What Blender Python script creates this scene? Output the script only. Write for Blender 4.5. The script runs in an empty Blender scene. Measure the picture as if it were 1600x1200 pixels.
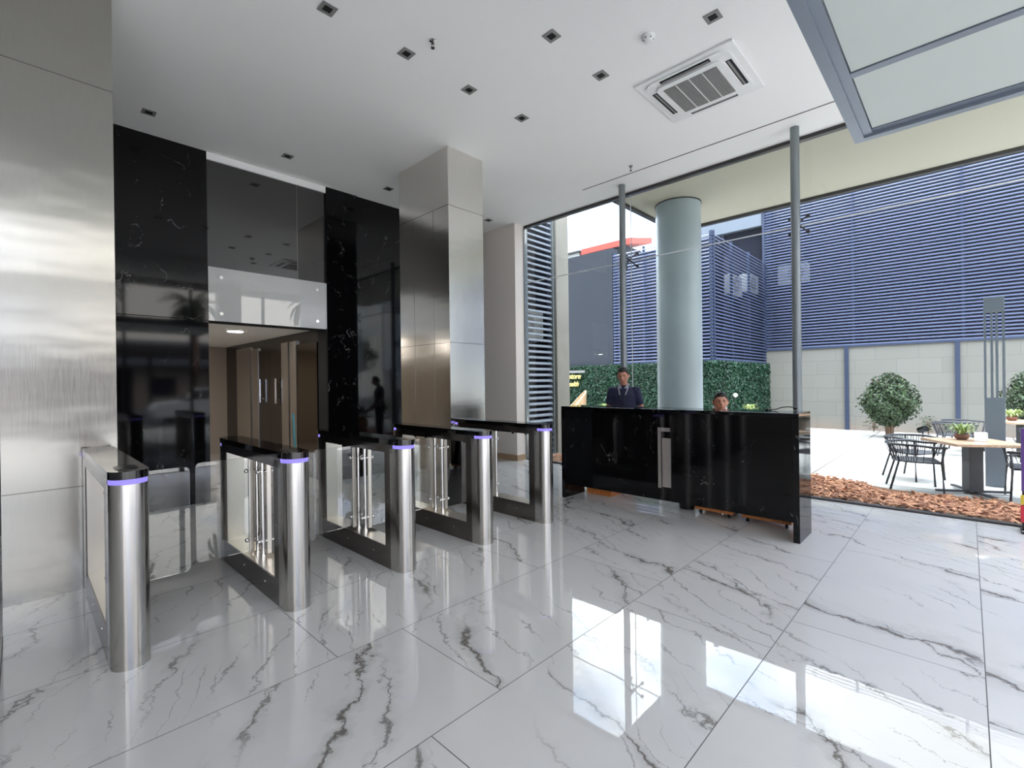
import bpy, bmesh, math, random
from mathutils import Vector, Matrix
random.seed(7)
S = bpy.context.scene
COL = S.collection
PI = math.pi
ZC = 4.58            # lobby ceiling height

# ------------------------------------------------------------------ helpers
class MB:
    """collects shapes in world coordinates and links them as one mesh object"""
    def __init__(self): self.bm = bmesh.new()
    def box(self, x0, x1, y0, y1, z0, z1, bev=0, rot=None):
        r = bmesh.ops.create_cube(self.bm, size=1)
        vs = r['verts']
        m = Matrix.Translation(((x0+x1)/2, (y0+y1)/2, (z0+z1)/2))
        if rot is not None: m = m @ rot
        m = m @ Matrix.Diagonal((abs(x1-x0), abs(y1-y0), abs(z1-z0), 1))
        bmesh.ops.transform(self.bm, matrix=m, verts=vs)
        if bev:
            es = list({e for v in vs for e in v.link_edges})
            bmesh.ops.bevel(self.bm, geom=es, offset=bev, segments=2, affect='EDGES', profile=.6)
        return self
    def cyl(self, a, b, r, seg=16, r2=None, caps=True):
        a, b = Vector(a), Vector(b); d = b-a
        q = Vector((0, 0, 1)).rotation_difference(d).to_matrix().to_4x4()
        bmesh.ops.create_cone(self.bm, cap_ends=caps, segments=seg, radius1=r, radius2=r if r2 is None else r2,
                              depth=d.length, matrix=Matrix.Translation((a+b)/2) @ q)
        return self
    def ball(self, c, r, sc=(1, 1, 1), u=16, v=10):
        bmesh.ops.create_uvsphere(self.bm, u_segments=u, v_segments=v, radius=r,
                                  matrix=Matrix.Translation(c) @ Matrix.Diagonal((*sc, 1)))
        return self
    def tube(self, pts, r, seg=8, closed=False):
        pts = [Vector(p) for p in pts]; n = len(pts); rings = []
        up = Vector((0, 0, 1))
        for i, p in enumerate(pts):
            if closed: t = pts[(i+1) % n]-pts[i-1]
            else: t = pts[min(i+1, n-1)]-pts[max(i-1, 0)]
            t.normalize()
            s = t.cross(up)
            if s.length < 1e-3: s = t.cross(Vector((1, 0, 0)))
            s.normalize(); w = s.cross(t)
            rr = r[i] if isinstance(r, (list, tuple)) else r
            rings.append([self.bm.verts.new(p+(s*math.cos(2*PI*k/seg)+w*math.sin(2*PI*k/seg))*rr) for k in range(seg)])
        m = n if closed else n-1
        for i in range(m):
            A, B = rings[i], rings[(i+1) % n]
            for k in range(seg):
                self.bm.faces.new((A[k], A[(k+1) % seg], B[(k+1) % seg], B[k]))
        if not closed:
            self.bm.faces.new(rings[0]); self.bm.faces.new(rings[-1][::-1])
        return self
    def prism(self, outline, z0, z1):
        lo = [self.bm.verts.new((x, y, z0)) for x, y in outline]
        hi = [self.bm.verts.new((x, y, z1)) for x, y in outline]
        n = len(outline)
        self.bm.faces.new(lo[::-1]); self.bm.faces.new(hi)
        for i in range(n):
            self.bm.faces.new((lo[i], lo[(i+1) % n], hi[(i+1) % n], hi[i]))
        return self
    def poly(self, pts, thick=None):
        """flat polygon, or a slab when a thickness vector is given"""
        a = [self.bm.verts.new(p) for p in pts]
        if thick is None: self.bm.faces.new(a); return self
        t = Vector(thick); b = [self.bm.verts.new(Vector(p)+t) for p in pts]; n = len(a)
        self.bm.faces.new(a[::-1]); self.bm.faces.new(b)
        for i in range(n): self.bm.faces.new((a[i], a[(i+1) % n], b[(i+1) % n], b[i]))
        return self
    def lathe(self, prof, c=(0, 0), seg=24):
        rings = [[self.bm.verts.new((c[0]+r*math.cos(2*PI*k/seg), c[1]+r*math.sin(2*PI*k/seg), z)) for k in range(seg)] for r, z in prof]
        for A, B in zip(rings, rings[1:]):
            for k in range(seg): self.bm.faces.new((A[k], A[(k+1) % seg], B[(k+1) % seg], B[k]))
        self.bm.faces.new(rings[0][::-1]); self.bm.faces.new(rings[-1])
        return self
    def mesh(self, me):
        self.bm.from_mesh(me); return self
    def build(self, name, m, parent=None, smooth=False, rot=0):
        bmesh.ops.recalc_face_normals(self.bm, faces=self.bm.faces[:])
        me = bpy.data.meshes.new(name)
        o = bpy.data.objects.new(name, me)
        if parent is not None:
            off = world_loc(parent)
            bmesh.ops.translate(self.bm, vec=-off, verts=self.bm.verts[:])
        self.bm.to_mesh(me); self.bm.free()
        me.materials.append(m)
        if smooth:
            for p in me.polygons: p.use_smooth = True
            if smooth == 'auto': sharp(me)
        COL.objects.link(o)
        if parent is not None: o.parent = parent
        return o

def sharp(me, ang=math.radians(38)):
    bm = bmesh.new(); bm.from_mesh(me)
    for e in bm.edges:
        if len(e.link_faces) == 2 and e.calc_face_angle(0) > ang: e.smooth = False
    bm.to_mesh(me); bm.free()

def world_loc(o):
    v = Vector(o.location)
    while o.parent: o = o.parent; v += o.location
    return v

def tag(o, label=None, cat=None, group=None, kind=None):
    if label: o['label'] = label
    if cat: o['category'] = cat
    if group: o['group'] = group
    if kind: o['kind'] = kind
    return o
def thing(name, label, cat, loc=(0, 0, 0), rz=0, group=None):
    o = bpy.data.objects.new(name, None); COL.objects.link(o)
    o.empty_display_size = .1
    o.location = loc; o.rotation_euler = (0, 0, rz)
    return tag(o, label, cat, group)
def struct(o, label=None, cat=None): return tag(o, label, cat, kind='structure')
def copy_tree(o, parent=None):
    c = o.copy(); COL.objects.link(c)
    if parent is not None: c.parent = parent
    for ch in list(o.children): copy_tree(ch, c)
    return c

# ------------------------------------------------------------------ materials
def sl(c):
    return tuple((v/12.92 if v <= .04045 else ((v+.055)/1.055)**2.4) for v in [x/255 for x in c])
class NT:
    def __init__(self, name):
        self.m = bpy.data.materials.new(name); self.m.use_nodes = True
        self.t = self.m.node_tree; self.n = self.t.nodes; self.l = self.t.links
        self.b = self.n['Principled BSDF']; self.out = self.n['Material Output']
    def new(self, ty, **kw):
        x = self.n.new(ty)
        for k, v in kw.items(): setattr(x, k, v)
        return x
    def link(self, a, b): self.l.new(a, b)
    def put(self, sock, v):
        if hasattr(v, 'is_output'): self.l.new(v, sock)
        else: sock.default_value = v
    def math(self, op, a, b=None, c=None, clamp=False):
        x = self.new('ShaderNodeMath', operation=op, use_clamp=clamp)
        self.put(x.inputs[0], a)
        if b is not None: self.put(x.inputs[1], b)
        if c is not None: self.put(x.inputs[2], c)
        return x.outputs[0]
    def vmath(self, op, a, b=None):
        x = self.new('ShaderNodeVectorMath', operation=op)
        self.put(x.inputs[0], a)
        if b is not None: self.put(x.inputs[1], b)
        return x.outputs['Value'] if op in ('DOT_PRODUCT', 'LENGTH') else x.outputs[0]
    def coord(self): return self.new('ShaderNodeTexCoord').outputs['Object']
    def pos(self): return self.new('ShaderNodeNewGeometry').outputs['Position']
    def noise(self, vec, scale, detail=3, rough=.5, dist=0, dim='3D'):
        x = self.new('ShaderNodeTexNoise', noise_dimensions=dim)
        self.l.new(vec, x.inputs['Vector'])
        x.inputs['Scale'].default_value = scale; x.inputs['Detail'].default_value = detail
        x.inputs['Roughness'].default_value = rough; x.inputs['Distortion'].default_value = dist
        return x.outputs['Fac']
    def scale(self, vec, s):
        x = self.new('ShaderNodeMapping'); self.l.new(vec, x.inputs['Vector']); x.inputs['Scale'].default_value = s
        return x.outputs[0]
    def ramp(self, f, lo, hi, a=0., b=1.):
        x = self.new('ShaderNodeMapRange', interpolation_type='SMOOTHSTEP'); self.put(x.inputs[0], f)
        for i, v in enumerate((lo, hi, a, b)): x.inputs[i+1].default_value = v
        return x.outputs[0]
    def mix(self, f, a, b):
        x = self.new('ShaderNodeMix', data_type='RGBA'); self.put(x.inputs[0], f)
        for i, v in ((6, a), (7, b)):
            if hasattr(v, 'is_output'): self.l.new(v, x.inputs[i])
            else: x.inputs[i].default_value = (*v[:3], 1)
        return x.outputs[2]
    def color(self, v): self.put(self.b.inputs['Base Color'], v if hasattr(v, 'is_output') else (*v, 1))
    def bump(self, h, strength, dist=.01):
        x = self.new('ShaderNodeBump'); x.inputs['Strength'].default_value = strength; x.inputs['Distance'].default_value = dist
        self.l.new(h, x.inputs['Height']); self.l.new(x.outputs[0], self.b.inputs['Normal'])
    def set(self, rough=.5, metal=0., ior=1.5, **kw):
        self.put(self.b.inputs['Roughness'], rough); self.put(self.b.inputs['Metallic'], metal); self.b.inputs['IOR'].default_value = ior
        for k, v in kw.items(): self.b.inputs[k].default_value = v
        return self

def plain(name, rgb, rough=.5, metal=0., var=.06, scale=6., bump=0., ior=1.5, **kw):
    """paint / plastic / metal with a faint procedural mottling"""
    t = NT(name); f = t.noise(t.coord(), scale, 4)
    c = sl(rgb)
    t.color(t.mix(f, tuple(x*(1-var) for x in c), tuple(min(1, x*(1+var)) for x in c)))
    t.set(rough, metal, ior, **kw)
    if bump: t.bump(t.noise(t.coord(), scale*8, 3), bump, .004)
    return t.m

def steel(name, base, rough, wav=.0, brush=(1, 1, 60), var=.08):
    t = NT(name); p = t.coord()
    br = t.noise(t.scale(p, brush), 6, 3, .6)
    t.color(t.mix(br, tuple(x*(1-var) for x in base), tuple(min(1, x*(1+var)) for x in base)))
    t.set(t.ramp(br, .2, .8, rough*(1-1.5*var), rough*(1+1.5*var)), 1.)
    if wav:
        h = t.noise(t.scale(p, (.8, .8, 2.2)), 1.3, 2)
        t.bump(h, 1., wav)
    return t.m

def marble_floor():
    t = NT('floor_marble'); p = t.pos()
    sp = t.new('ShaderNodeSeparateXYZ'); t.link(p, sp.inputs[0]); x, y = sp.outputs[0], sp.outputs[1]
    v = t.math('DIVIDE', t.math('ADD', y, .055+8.57), .857)
    row = t.math('FLOOR', v); odd = t.math('MODULO', row, 2.)
    u = t.math('DIVIDE', t.math('ADD', t.math('SUBTRACT', x, 1.205+17-17*2), t.math('MULTIPLY', t.math('SUBTRACT', odd, 1.), .415)), 1.70)
    col = t.math('FLOOR', u)
    fu, fv = t.math('FRACT', u), t.math('FRACT', v)
    gu = t.math('GREATER_THAN', t.math('ABSOLUTE', t.math('SUBTRACT', fu, .5)), .5-.0022/1.7)
    gv = t.math('GREATER_THAN', t.math('ABSOLUTE', t.math('SUBTRACT', fv, .5)), .5-.0022/.857)
    grout = t.math('MAXIMUM', gu, gv)
    cb = t.new('ShaderNodeCombineXYZ'); t.link(col, cb.inputs[0]); t.link(row, cb.inputs[1])
    wn = t.new('ShaderNodeTexWhiteNoise', noise_dimensions='3D'); t.link(cb.outputs[0], wn.inputs['Vector'])
    off = t.vmath('MULTIPLY', wn.outputs['Color'], (37., 41., 29.))
    q = t.vmath('ADD', p, off)
    # veins run along (.5,.84): stretch the noise that way
    nx = t.vmath('DOT_PRODUCT', q, (.86, -.51, 0)); tx = t.vmath('DOT_PRODUCT', q, (.51, .86, 0))
    def vein(k, amp, amp2, w, mlo, mhi, seed, halo):
        """meandering cracks about 1/k m apart, running along tx"""
        qq = t.vmath('ADD', q, (seed, seed*1.7, 0))
        warp = t.math('MULTIPLY', t.math('SUBTRACT', t.noise(qq, .9, 2, .5), .5), amp)
        w2 = t.math('MULTIPLY', t.math('SUBTRACT', t.noise(qq, 7, 5, .65), .5), amp2)
        s_ = t.math('ADD', t.math('MULTIPLY', t.math('ADD', nx, t.math('ADD', warp, w2)), k), seed*.37)
        d = t.math('DIVIDE', t.math('ABSOLUTE', t.math('SUBTRACT', t.math('FRACT', s_), .5)), k)
        wd = t.math('MULTIPLY', t.ramp(t.noise(qq, 3.3, 3, .6), .35, .70, .25, 1.9), w)
        line = t.math('SUBTRACT', 1., t.math('DIVIDE', d, wd), clamp=True)
        hl = t.math('MULTIPLY', t.math('SUBTRACT', 1., t.math('DIVIDE', d, t.math('MULTIPLY', wd, 4.5)), clamp=True), halo)
        msk = t.ramp(t.noise(t.vmath('ADD', qq, (3, 5, 1)), .85, 3, .55), mlo, mhi)
        return t.math('MULTIPLY', t.math('MAXIMUM', t.math('POWER', line, .6), hl), msk)
    a = vein(.75, 1.0, .22, .018, .42, .53, 3.1, .26)
    b = vein(1.7, .8, .26, .011, .45, .55, 11.7, .22)
    c = vein(5.5, .6, .20, .0065, .48, .58, 23.2, .0)
    e_ = vein(9.0, .7, .16, .004, .53, .62, 41.9, .0)
    k = t.math('MAXIMUM', t.math('MAXIMUM', a, t.math('MULTIPLY', b, .85)), t.math('MAXIMUM', t.math('MULTIPLY', c, .65), t.math('MULTIPLY', e_, .5)))
    base = t.mix(t.noise(q, 1.7, 5, .6), (.53, .521, .508), (.63, .62, .608))
    cc = t.mix(t.math('MULTIPLY', k, .93), base, (.10, .086, .074))
    cc = t.mix(grout, cc, (.07, .066, .062))
    t.color(cc)
    t.set(t.mix(grout, (.016,)*3, (.5,)*3), 0, 1.6)
    t.bump(t.noise(p, 3.2, 2), .010, .03)
    return t.m

def marble_black(name, seed=0., rough=.05, bright=.32, dens=.52):
    t = NT(name); p = t.vmath('ADD', t.pos(), (seed, seed*.7, seed*1.3))
    w = t.vmath('MULTIPLY', t.vmath('SUBTRACT', t.vmath('MULTIPLY', t.noise(p, 2.4, 5, .65), (1., 1., 1.)), (.5, .5, .5)), (.5, .5, .3))
    q = t.vmath('ADD', t.scale(p, (1.3, 1.3, .75)), w)
    f = t.noise(q, 1.5, 2)
    d = t.math('ABSOLUTE', t.math('SUBTRACT', f, .5))
    line = t.math('SUBTRACT', 1., t.math('DIVIDE', d, .0035), clamp=True)
    m = t.ramp(t.noise(p, 3.4, 5, .7), dens, dens+.16)
    f2 = t.noise(t.vmath('ADD', q, (7, 3, 9)), 4.2, 2)
    l2 = t.math('SUBTRACT', 1., t.math('DIVIDE', t.math('ABSOLUTE', t.math('SUBTRACT', f2, .5)), .008), clamp=True)
    m2 = t.ramp(t.noise(p, 5.1, 4, .7), dens+.06, dens+.2)
    k = t.math('MULTIPLY', t.math('MAXIMUM', t.math('MULTIPLY', line, m), t.math('MULTIPLY', t.math('MULTIPLY', l2, m2), .6)), bright)
    t.color(t.mix(k, (.0025, .0025, .003), (.75, .75, .74)))
    t.set(rough, 0, 1.4)
    return t.m

def glass(name, tint=(1, 1, 1), refl=1.0, ior=1.45):
    t = NT(name); t.n.remove(t.b)
    tr = t.new('ShaderNodeBsdfTransparent'); tr.inputs[0].default_value = (*tint, 1)
    gl = t.new('ShaderNodeBsdfGlossy'); gl.inputs['Roughness'].default_value = 0.0
    fr = t.new('ShaderNodeFresnel'); fr.inputs[0].default_value = ior
    f = t.math('MULTIPLY', fr.outputs[0], refl)
    mx = t.new('ShaderNodeMixShader'); t.link(f, mx.inputs[0]); t.link(tr.outputs[0], mx.inputs[1]); t.link(gl.outputs[0], mx.inputs[2])
    t.link(mx.outputs[0], t.out.inputs[0]); t.glass = True
    return t.m

def emit(name, rgb, s):
    t = NT(name); t.b.inputs['Base Color'].default_value = (*[x*.15 for x in rgb], 1)
    t.b.inputs['Emission Color'].default_value = (*rgb, 1); t.b.inputs['Emission Strength'].default_value = s
    return t.m

def leafmat(name, a, b, rough=.45):
    t = NT(name); f = t.noise(t.pos(), 14, 3); g = t.noise(t.pos(), 1.6, 2)
    c = t.mix(t.ramp(f, .35, .65), sl(a), sl(b))
    c = t.mix(t.ramp(g, .4, .7, 0, .35), c, tuple(x*.55 for x in sl(a)))
    t.color(c); t.set(rough)
    return t.m

def wood(name, a, b, s=(1.5, 14, 14), rough=.4):
    t = NT(name); f = t.noise(t.scale(t.coord(), s), 2.2, 5, .6, .6)
    t.color(t.mix(t.ramp(f, .3, .7), sl(a), sl(b))); t.set(rough)
    return t.m

def plaster(name, rgb, var=.03, rough=.85):
    t = NT(name); c = sl(rgb); f = t.noise(t.pos(), .7, 5, .6)
    t.color(t.mix(f, tuple(x*(1-var) for x in c), tuple(x*(1+var) for x in c))); t.set(rough)
    t.bump(t.noise(t.pos(), 60, 3), .05, .002)
    return t.m

def concrete(name, rgb, var=.12, rough=.8, scale=1.2):
    t = NT(name); c = sl(rgb); f = t.noise(t.pos(), scale, 6, .65)
    t.color(t.mix(t.ramp(f, .3, .7), tuple(x*(1-var) for x in c), tuple(min(1, x*(1+var)) for x in c))); t.set(rough)
    t.bump(t.noise(t.pos(), 30, 4), .15, .004)
    return t.m

def block_wall():
    t = NT('block_wall_render'); p = t.pos()
    sp = t.new('ShaderNodeSeparateXYZ'); t.link(p, sp.inputs[0])
    cb = t.new('ShaderNodeCombineXYZ'); t.link(sp.outputs[1], cb.inputs[0]); t.link(sp.outputs[2], cb.inputs[1])
    br = t.new('ShaderNodeTexBrick'); t.link(cb.outputs[0], br.inputs['Vector'])
    br.inputs['Scale'].default_value = 1.; br.inputs['Mortar Size'].default_value = .006
    br.inputs['Brick Width'].default_value = .95; br.inputs['Row Height'].default_value = .41
    c = sl((134, 131, 124)); d = sl((129, 126, 119))
    br.inputs['Color1'].default_value = (*c, 1); br.inputs['Color2'].default_value = (*d, 1)
    br.inputs['Mortar'].default_value = (*sl((116, 113, 107)), 1)
    st = t.ramp(t.math('ADD', sp.outputs[2], t.math('MULTIPLY', t.noise(p, 1.4, 4), .5)), .75, .15)
    t.color(t.mix(t.math('MULTIPLY', st, .35), br.outputs['Color'], sl((168, 132, 110)))); t.set(.85)
    return t.m

def patio_mat():
    t = NT('patio_concrete'); p = t.pos()
    sp = t.new('ShaderNodeSeparateXYZ'); t.link(p, sp.inputs[0])
    def joint(s, period, off, w=.013):
        f = t.math('FRACT', t.math('DIVIDE', t.math('ADD', s, off+60), period))
        return t.math('GREATER_THAN', t.math('ABSOLUTE', t.math('SUBTRACT', f, .5)), .5-w/period)
    a = t.math('MAXIMUM', joint(sp.outputs[0], 2.6, -.9), joint(sp.outputs[1], 2.6, .6))
    f = t.noise(p, .8, 6, .65)
    c = t.mix(t.ramp(f, .3, .7), sl((172, 170, 166)), sl((186, 184, 179)))
    t.color(t.mix(a, c, sl((84, 76, 70)))); t.set(.8)
    return t.m

M = {}
M['floor'] = marble_floor()
M['blackA'] = marble_black('black_marble_wall', 0.)
M['blackB'] = marble_black('black_marble_panel', 13., dens=.48, bright=.3)
M['blackD'] = marble_black('black_marble_desk', 5.3, rough=.06, dens=.5)
M['steel'] = steel('brushed_steel_cladding', (.39, .379, .348), .2, wav=.006, brush=(40, 40, 1))
M['steelM'] = steel('brushed_steel_cladding_lit', (.74, .72, .68), .2, wav=.004, brush=(40, 40, 1))  # same cladding as the left pillar; brighter reflections put into the colour
M['steelC'] = steel('brushed_steel_post', (.50, .485, .465), .2, brush=(60, 60, .6))
M['steelD'] = steel('shaded_side_and_seam_steel', (.17, .155, .145), .22, brush=(30, 30, 1))  # gate steel with its dark reflections put into the colour; also pillar seams
M['steelI'] = steel('satin_steel_lit', (.70, .66, .60), .3, brush=(30, 30, 1), var=.03)  # same gate steel, lightened: the lit inner faces are painted into its colour
M['steelB'] = steel('lift_jamb_steel', (.60, .58, .55), .3, wav=.004, brush=(30, 30, 1), var=.02)
M['chrome'] = steel('polished_chrome', (.80, .79, .78), .1)
M['emblem'] = steel('satin_emblem_metal', (.62, .57, .54), .32)
M['ceiling'] = plaster('ceiling_paint', (240, 239, 236))
M['soffit'] = plaster('soffit_paint', (170, 166, 151))
M['wallw'] = plaster('wall_paint', (205, 202, 197))
M['wallb'] = plaster('beige_pillar_paint', (230, 221, 212))
M['lobbyw'] = plaster('lift_lobby_paint', (172, 160, 148))
M['brown'] = wood('brown_door_veneer', (26, 20, 17), (33, 25, 21), (14, 14, 1.5), .18)
M['bronze'] = steel('bronze_lift_panel', (.12, .10, .075), .12)
M['darkglass'] = plain('dark_glass', (36, 35, 34), .02, ior=2.0, var=.02)
M['bandglass'] = plain('white_backed_glass', (192, 192, 188), .02, ior=1.6, var=.02)
M['black'] = plain('black_plastic', (10, 10, 12), .25)
M['blackgloss'] = plain('black_lid_gloss', (12, 12, 14), .04)
M['hole'] = plain('black_recess', (4, 4, 4), .8)
M['led'] = emit('blue_led', (.34, .28, 1.), .62)
M['lamp'] = emit('warm_lamp', (1., .92, .82), 85)
M['neon'] = emit('neon_letter', (1., .74, .28), 1.0)
M['bulb'] = emit('white_bulb', (1, .97, .9), 1.6)
M['glass'] = glass('facade_glass', (.93, .965, .955), .5, 1.4)
M['gateglass'] = glass('gate_glass', (.95, .965, .96), 1.9, 1.55)
M['seal'] = plain('white_silicone', (225, 228, 230), .5)
M['greymetal'] = plain('grey_painted_metal', (116, 125, 136), .35, .3)
M['greypost'] = plain('grey_post_paint', (128, 134, 136), .3, .4)
M['canopyp'] = plain('pale_canopy_panel', (178, 185, 180), .45, var=.03, scale=2)
M['darkrail'] = plain('dark_rail', (62, 60, 60), .4, .3)
M['slat'] = plain('louvre_slat_paint', (73, 81, 110), .45, .2)
M['slatw'] = plain('pale_louvre_slat', (120, 124, 132), .4, .2)
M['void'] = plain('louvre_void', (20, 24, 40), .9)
M['greywall'] = concrete('grey_render', (46, 50, 59), .05)
M['conc'] = concrete('fair_faced_concrete', (128, 123, 114), .10)
M['columnc'] = concrete('column_paint', (168, 178, 182), .06, .35)
M['block'] = block_wall()
M['steelblue'] = plain('blue_grey_steel', (62, 71, 94), .45, .3)
M['patio'] = patio_mat()
M['street'] = concrete('street_asphalt', (84, 84, 86), .08)
M['pave'] = concrete('street_pavement', (186, 182, 174), .06)
M['chips'] = None
M['tan'] = plain('tan_skirting', (176, 148, 118), .5)
M['hedge'] = leafmat('hedge_leaf', (6, 44, 26), (26, 74, 46))
M['bushl'] = leafmat('bush_leaf', (24, 44, 20), (60, 82, 40))
M['bark'] = wood('bush_bark', (92, 68, 50), (128, 100, 74), (12, 12, 2))
M['potleaf'] = leafmat('pot_leaf', (118, 140, 66), (172, 190, 118))
M['pot'] = plain('terracotta_bowl', (120, 78, 62), .7)
M['tabletop'] = wood('table_top_wood', (172, 138, 112), (206, 172, 142), (2, 18, 18))
M['chair'] = plain('charcoal_chair_metal', (48, 48, 54), .45)
M['rope'] = plain('charcoal_rope', (56, 56, 62), .8)
M['wood'] = wood('orange_wood', (168, 98, 46), (196, 124, 66), (3, 16, 16))
M['rattan'] = wood('rattan_weave', (176, 142, 108), (214, 184, 150), (20, 20, 20), .6)
M['white'] = plain('white_plastic', (228, 228, 226), .4)
M['acgrey'] = plain('ac_grille', (128, 126, 124), .5)
M['skin'] = plain('skin', (186, 132, 108), .5, var=.08, scale=20)
M['hair'] = plain('dark_hair', (24, 20, 20), .55, var=.3, scale=60)
M['navy'] = plain('navy_polo', (26, 32, 60), .8, bump=.1, scale=30)
M['shirtw'] = plain('white_shirt', (222, 222, 226), .8, bump=.1, scale=30)
M['trouser'] = plain('black_trousers', (22, 22, 26), .85)
M['greyt'] = plain('grey_collar', (150, 150, 158), .8)
M['lip'] = plain('lips', (150, 86, 76), .5)
M['eye'] = plain('dark_eye', (20, 14, 12), .2)
M['red'] = plain('red_roof_metal', (190, 78, 66), .6)
M['cond'] = plain('condenser_case', (170, 172, 170), .45)
M['parapet'] = plain('parapet_paint', (118, 126, 138), .6)
M['teal'] = plain('teal_handle', (70, 150, 160), .35)
M['purple'] = plain('purple_print', (86, 52, 120), .4)
M['yellow'] = plain('yellow_print', (210, 180, 60), .4)
M['redp'] = plain('red_print', (196, 40, 60), .4)

# bark chips: one colour per chip through the mesh island
t = NT('bark_chips')
ri = t.new('ShaderNodeNewGeometry').outputs['Random Per Island']
c1 = t.mix(t.ramp(ri, 0, 1), sl((136, 84, 60)), sl((206, 150, 114)))
t.color(c1); t.set(.85); M['chips'] = t.m

# ------------------------------------------------------------------ world sky (overcast with blue gaps)
w = bpy.data.worlds.new('overcast_sky'); S.world = w; w.use_nodes = True
nt = w.node_tree; bg = nt.nodes['Background']
tc = nt.nodes.new('ShaderNodeTexCoord')
mp = nt.nodes.new('ShaderNodeMapping'); mp.inputs['Scale'].default_value = (1, 1, 2.2)
nz = nt.nodes.new('ShaderNodeTexNoise'); nz.inputs['Scale'].default_value = 2.6; nz.inputs['Detail'].default_value = 6
nz.inputs['Roughness'].default_value = .55
nt.links.new(tc.outputs['Generated'], mp.inputs[0]); nt.links.new(mp.outputs[0], nz.inputs['Vector'])
rp = nt.nodes.new('ShaderNodeMapRange'); rp.interpolation_type = 'SMOOTHSTEP'
rp.inputs[1].default_value = .40; rp.inputs[2].default_value = .60
nt.links.new(nz.outputs['Fac'], rp.inputs[0])
mx = nt.nodes.new('ShaderNodeMix'); mx.data_type = 'RGBA'
mx.inputs[6].default_value = (.60, .73, 1.03, 1); mx.inputs[7].default_value = (1.27, 1.235, 1.18, 1)
nt.links.new(rp.outputs[0], mx.inputs[0])
# brighter cloud where the sun stands behind the overcast
dt = nt.nodes.new('ShaderNodeVectorMath'); dt.operation = 'DOT_PRODUCT'
dt.inputs[1].default_value = Vector((.62, .66, .38)).normalized()
nt.links.new(tc.outputs['Generated'], dt.inputs[0])
gl = nt.nodes.new('ShaderNodeMapRange'); gl.interpolation_type = 'SMOOTHSTEP'
for i, v in enumerate((.72, 1.0, .60, 1.9)): gl.inputs[i+1].default_value = v
nt.links.new(dt.outputs['Value'], gl.inputs[0])
dt2 = nt.nodes.new('ShaderNodeVectorMath'); dt2.operation = 'DOT_PRODUCT'
dt2.inputs[1].default_value = Vector((.15, -.85, .5)).normalized()
nt.links.new(tc.outputs['Generated'], dt2.inputs[0])
gl2 = nt.nodes.new('ShaderNodeMapRange'); gl2.interpolation_type = 'SMOOTHSTEP'
for i, v in enumerate((.35, 1.0, 0, .5)): gl2.inputs[i+1].default_value = v
nt.links.new(dt2.outputs['Value'], gl2.inputs[0])
ad = nt.nodes.new('ShaderNodeMath'); ad.operation = 'ADD'
nt.links.new(gl.outputs[0], ad.inputs[0]); nt.links.new(gl2.outputs[0], ad.inputs[1])
vm = nt.nodes.new('ShaderNodeVectorMath'); vm.operation = 'SCALE'
nt.links.new(mx.outputs[2], vm.inputs[0]); sx_ = nt.nodes.new('ShaderNodeSeparateXYZ'); nt.links.new(tc.outputs['Generated'], sx_.inputs[0])
zn = nt.nodes.new('ShaderNodeMapRange'); zn.interpolation_type = 'SMOOTHSTEP'
for i, v in enumerate((.5, 1.0, 0, 3.4)): zn.inputs[i+1].default_value = v
nt.links.new(sx_.outputs[2], zn.inputs[0])
ad2 = nt.nodes.new('ShaderNodeMath'); ad2.operation = 'ADD'
nt.links.new(ad.outputs[0], ad2.inputs[0]); nt.links.new(zn.outputs[0], ad2.inputs[1])
nt.links.new(ad2.outputs[0], vm.inputs['Scale'])
nt.links.new(vm.outputs[0], bg.inputs[0])
bg.inputs[1].default_value = 2.6
S.view_settings.view_transform = 'Standard'; S.view_settings.look = 'None'
S.view_settings.exposure = 0.63; S.view_settings.gamma = 1.0

# ------------------------------------------------------------------ camera
f_px, W_px = 740.75, 1600
yaw, pit, rol = math.radians(43.845), math.radians(-.102), math.radians(-.701)
fwd = Vector((math.cos(yaw), math.sin(yaw), 0)); rgt = Vector((math.sin(yaw), -math.cos(yaw), 0)); up = Vector((0, 0, 1))
f2 = fwd*math.cos(pit)+up*math.sin(pit); u2 = -fwd*math.sin(pit)+up*math.cos(pit)
r3 = rgt*math.cos(rol)+u2*math.sin(rol); u3 = -rgt*math.sin(rol)+u2*math.cos(rol)
cam = bpy.data.cameras.new('camera'); co = bpy.data.objects.new('camera', cam); COL.objects.link(co)
cam.sensor_fit = 'HORIZONTAL'; cam.sensor_width = 36; cam.lens = f_px/W_px*36
cam.clip_start = .05; cam.clip_end = 300
mw = Matrix((r3, u3, -f2)).transposed().to_4x4(); mw.translation = (0, 0, 1.5)
co.matrix_world = mw
S.camera = co

# ================================================================== THE SETTING
GX = 6.93      # glass line
struct(MB().box(-4, 6.98, -2.2, 12.5, -.2, 0).build('floor', M['floor']), 'polished white tile floor with grey veins')
struct(MB().box(-4, 7.02, -2.4, 7.4, ZC, ZC+.25).build('ceiling', M['ceiling']), 'flat white lobby ceiling')
struct(MB().box(-4, .9, 7.15, 7.45, 0, ZC).box(.9, 1.73, 7.15, 7.45, 0, ZC).build('wall_back_left', M['blackA']), 'black veined marble wall left of lift opening')
struct(MB().box(.5, 1.73, 7.146, 7.15, 2.365, 2.373).build('trim_1', M['hole']))
struct(MB().box(3.33, 3.85, 7.15, 7.45, 0, ZC).build('wall_back', M['blackB']), 'black veined marble panel right of lift opening')
struct(MB().box(3.85, 6.64, 7.17, 7.45, 0, ZC).build('wall_back_right', M['blackA']), 'black marble wall behind the steel pillar')
struct(MB().box(6.64, 6.88, 6.26, 7.45, 0, ZC).build('wall_right', M['wallb'], None), 'beige wall return beside the glass front')
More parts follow.
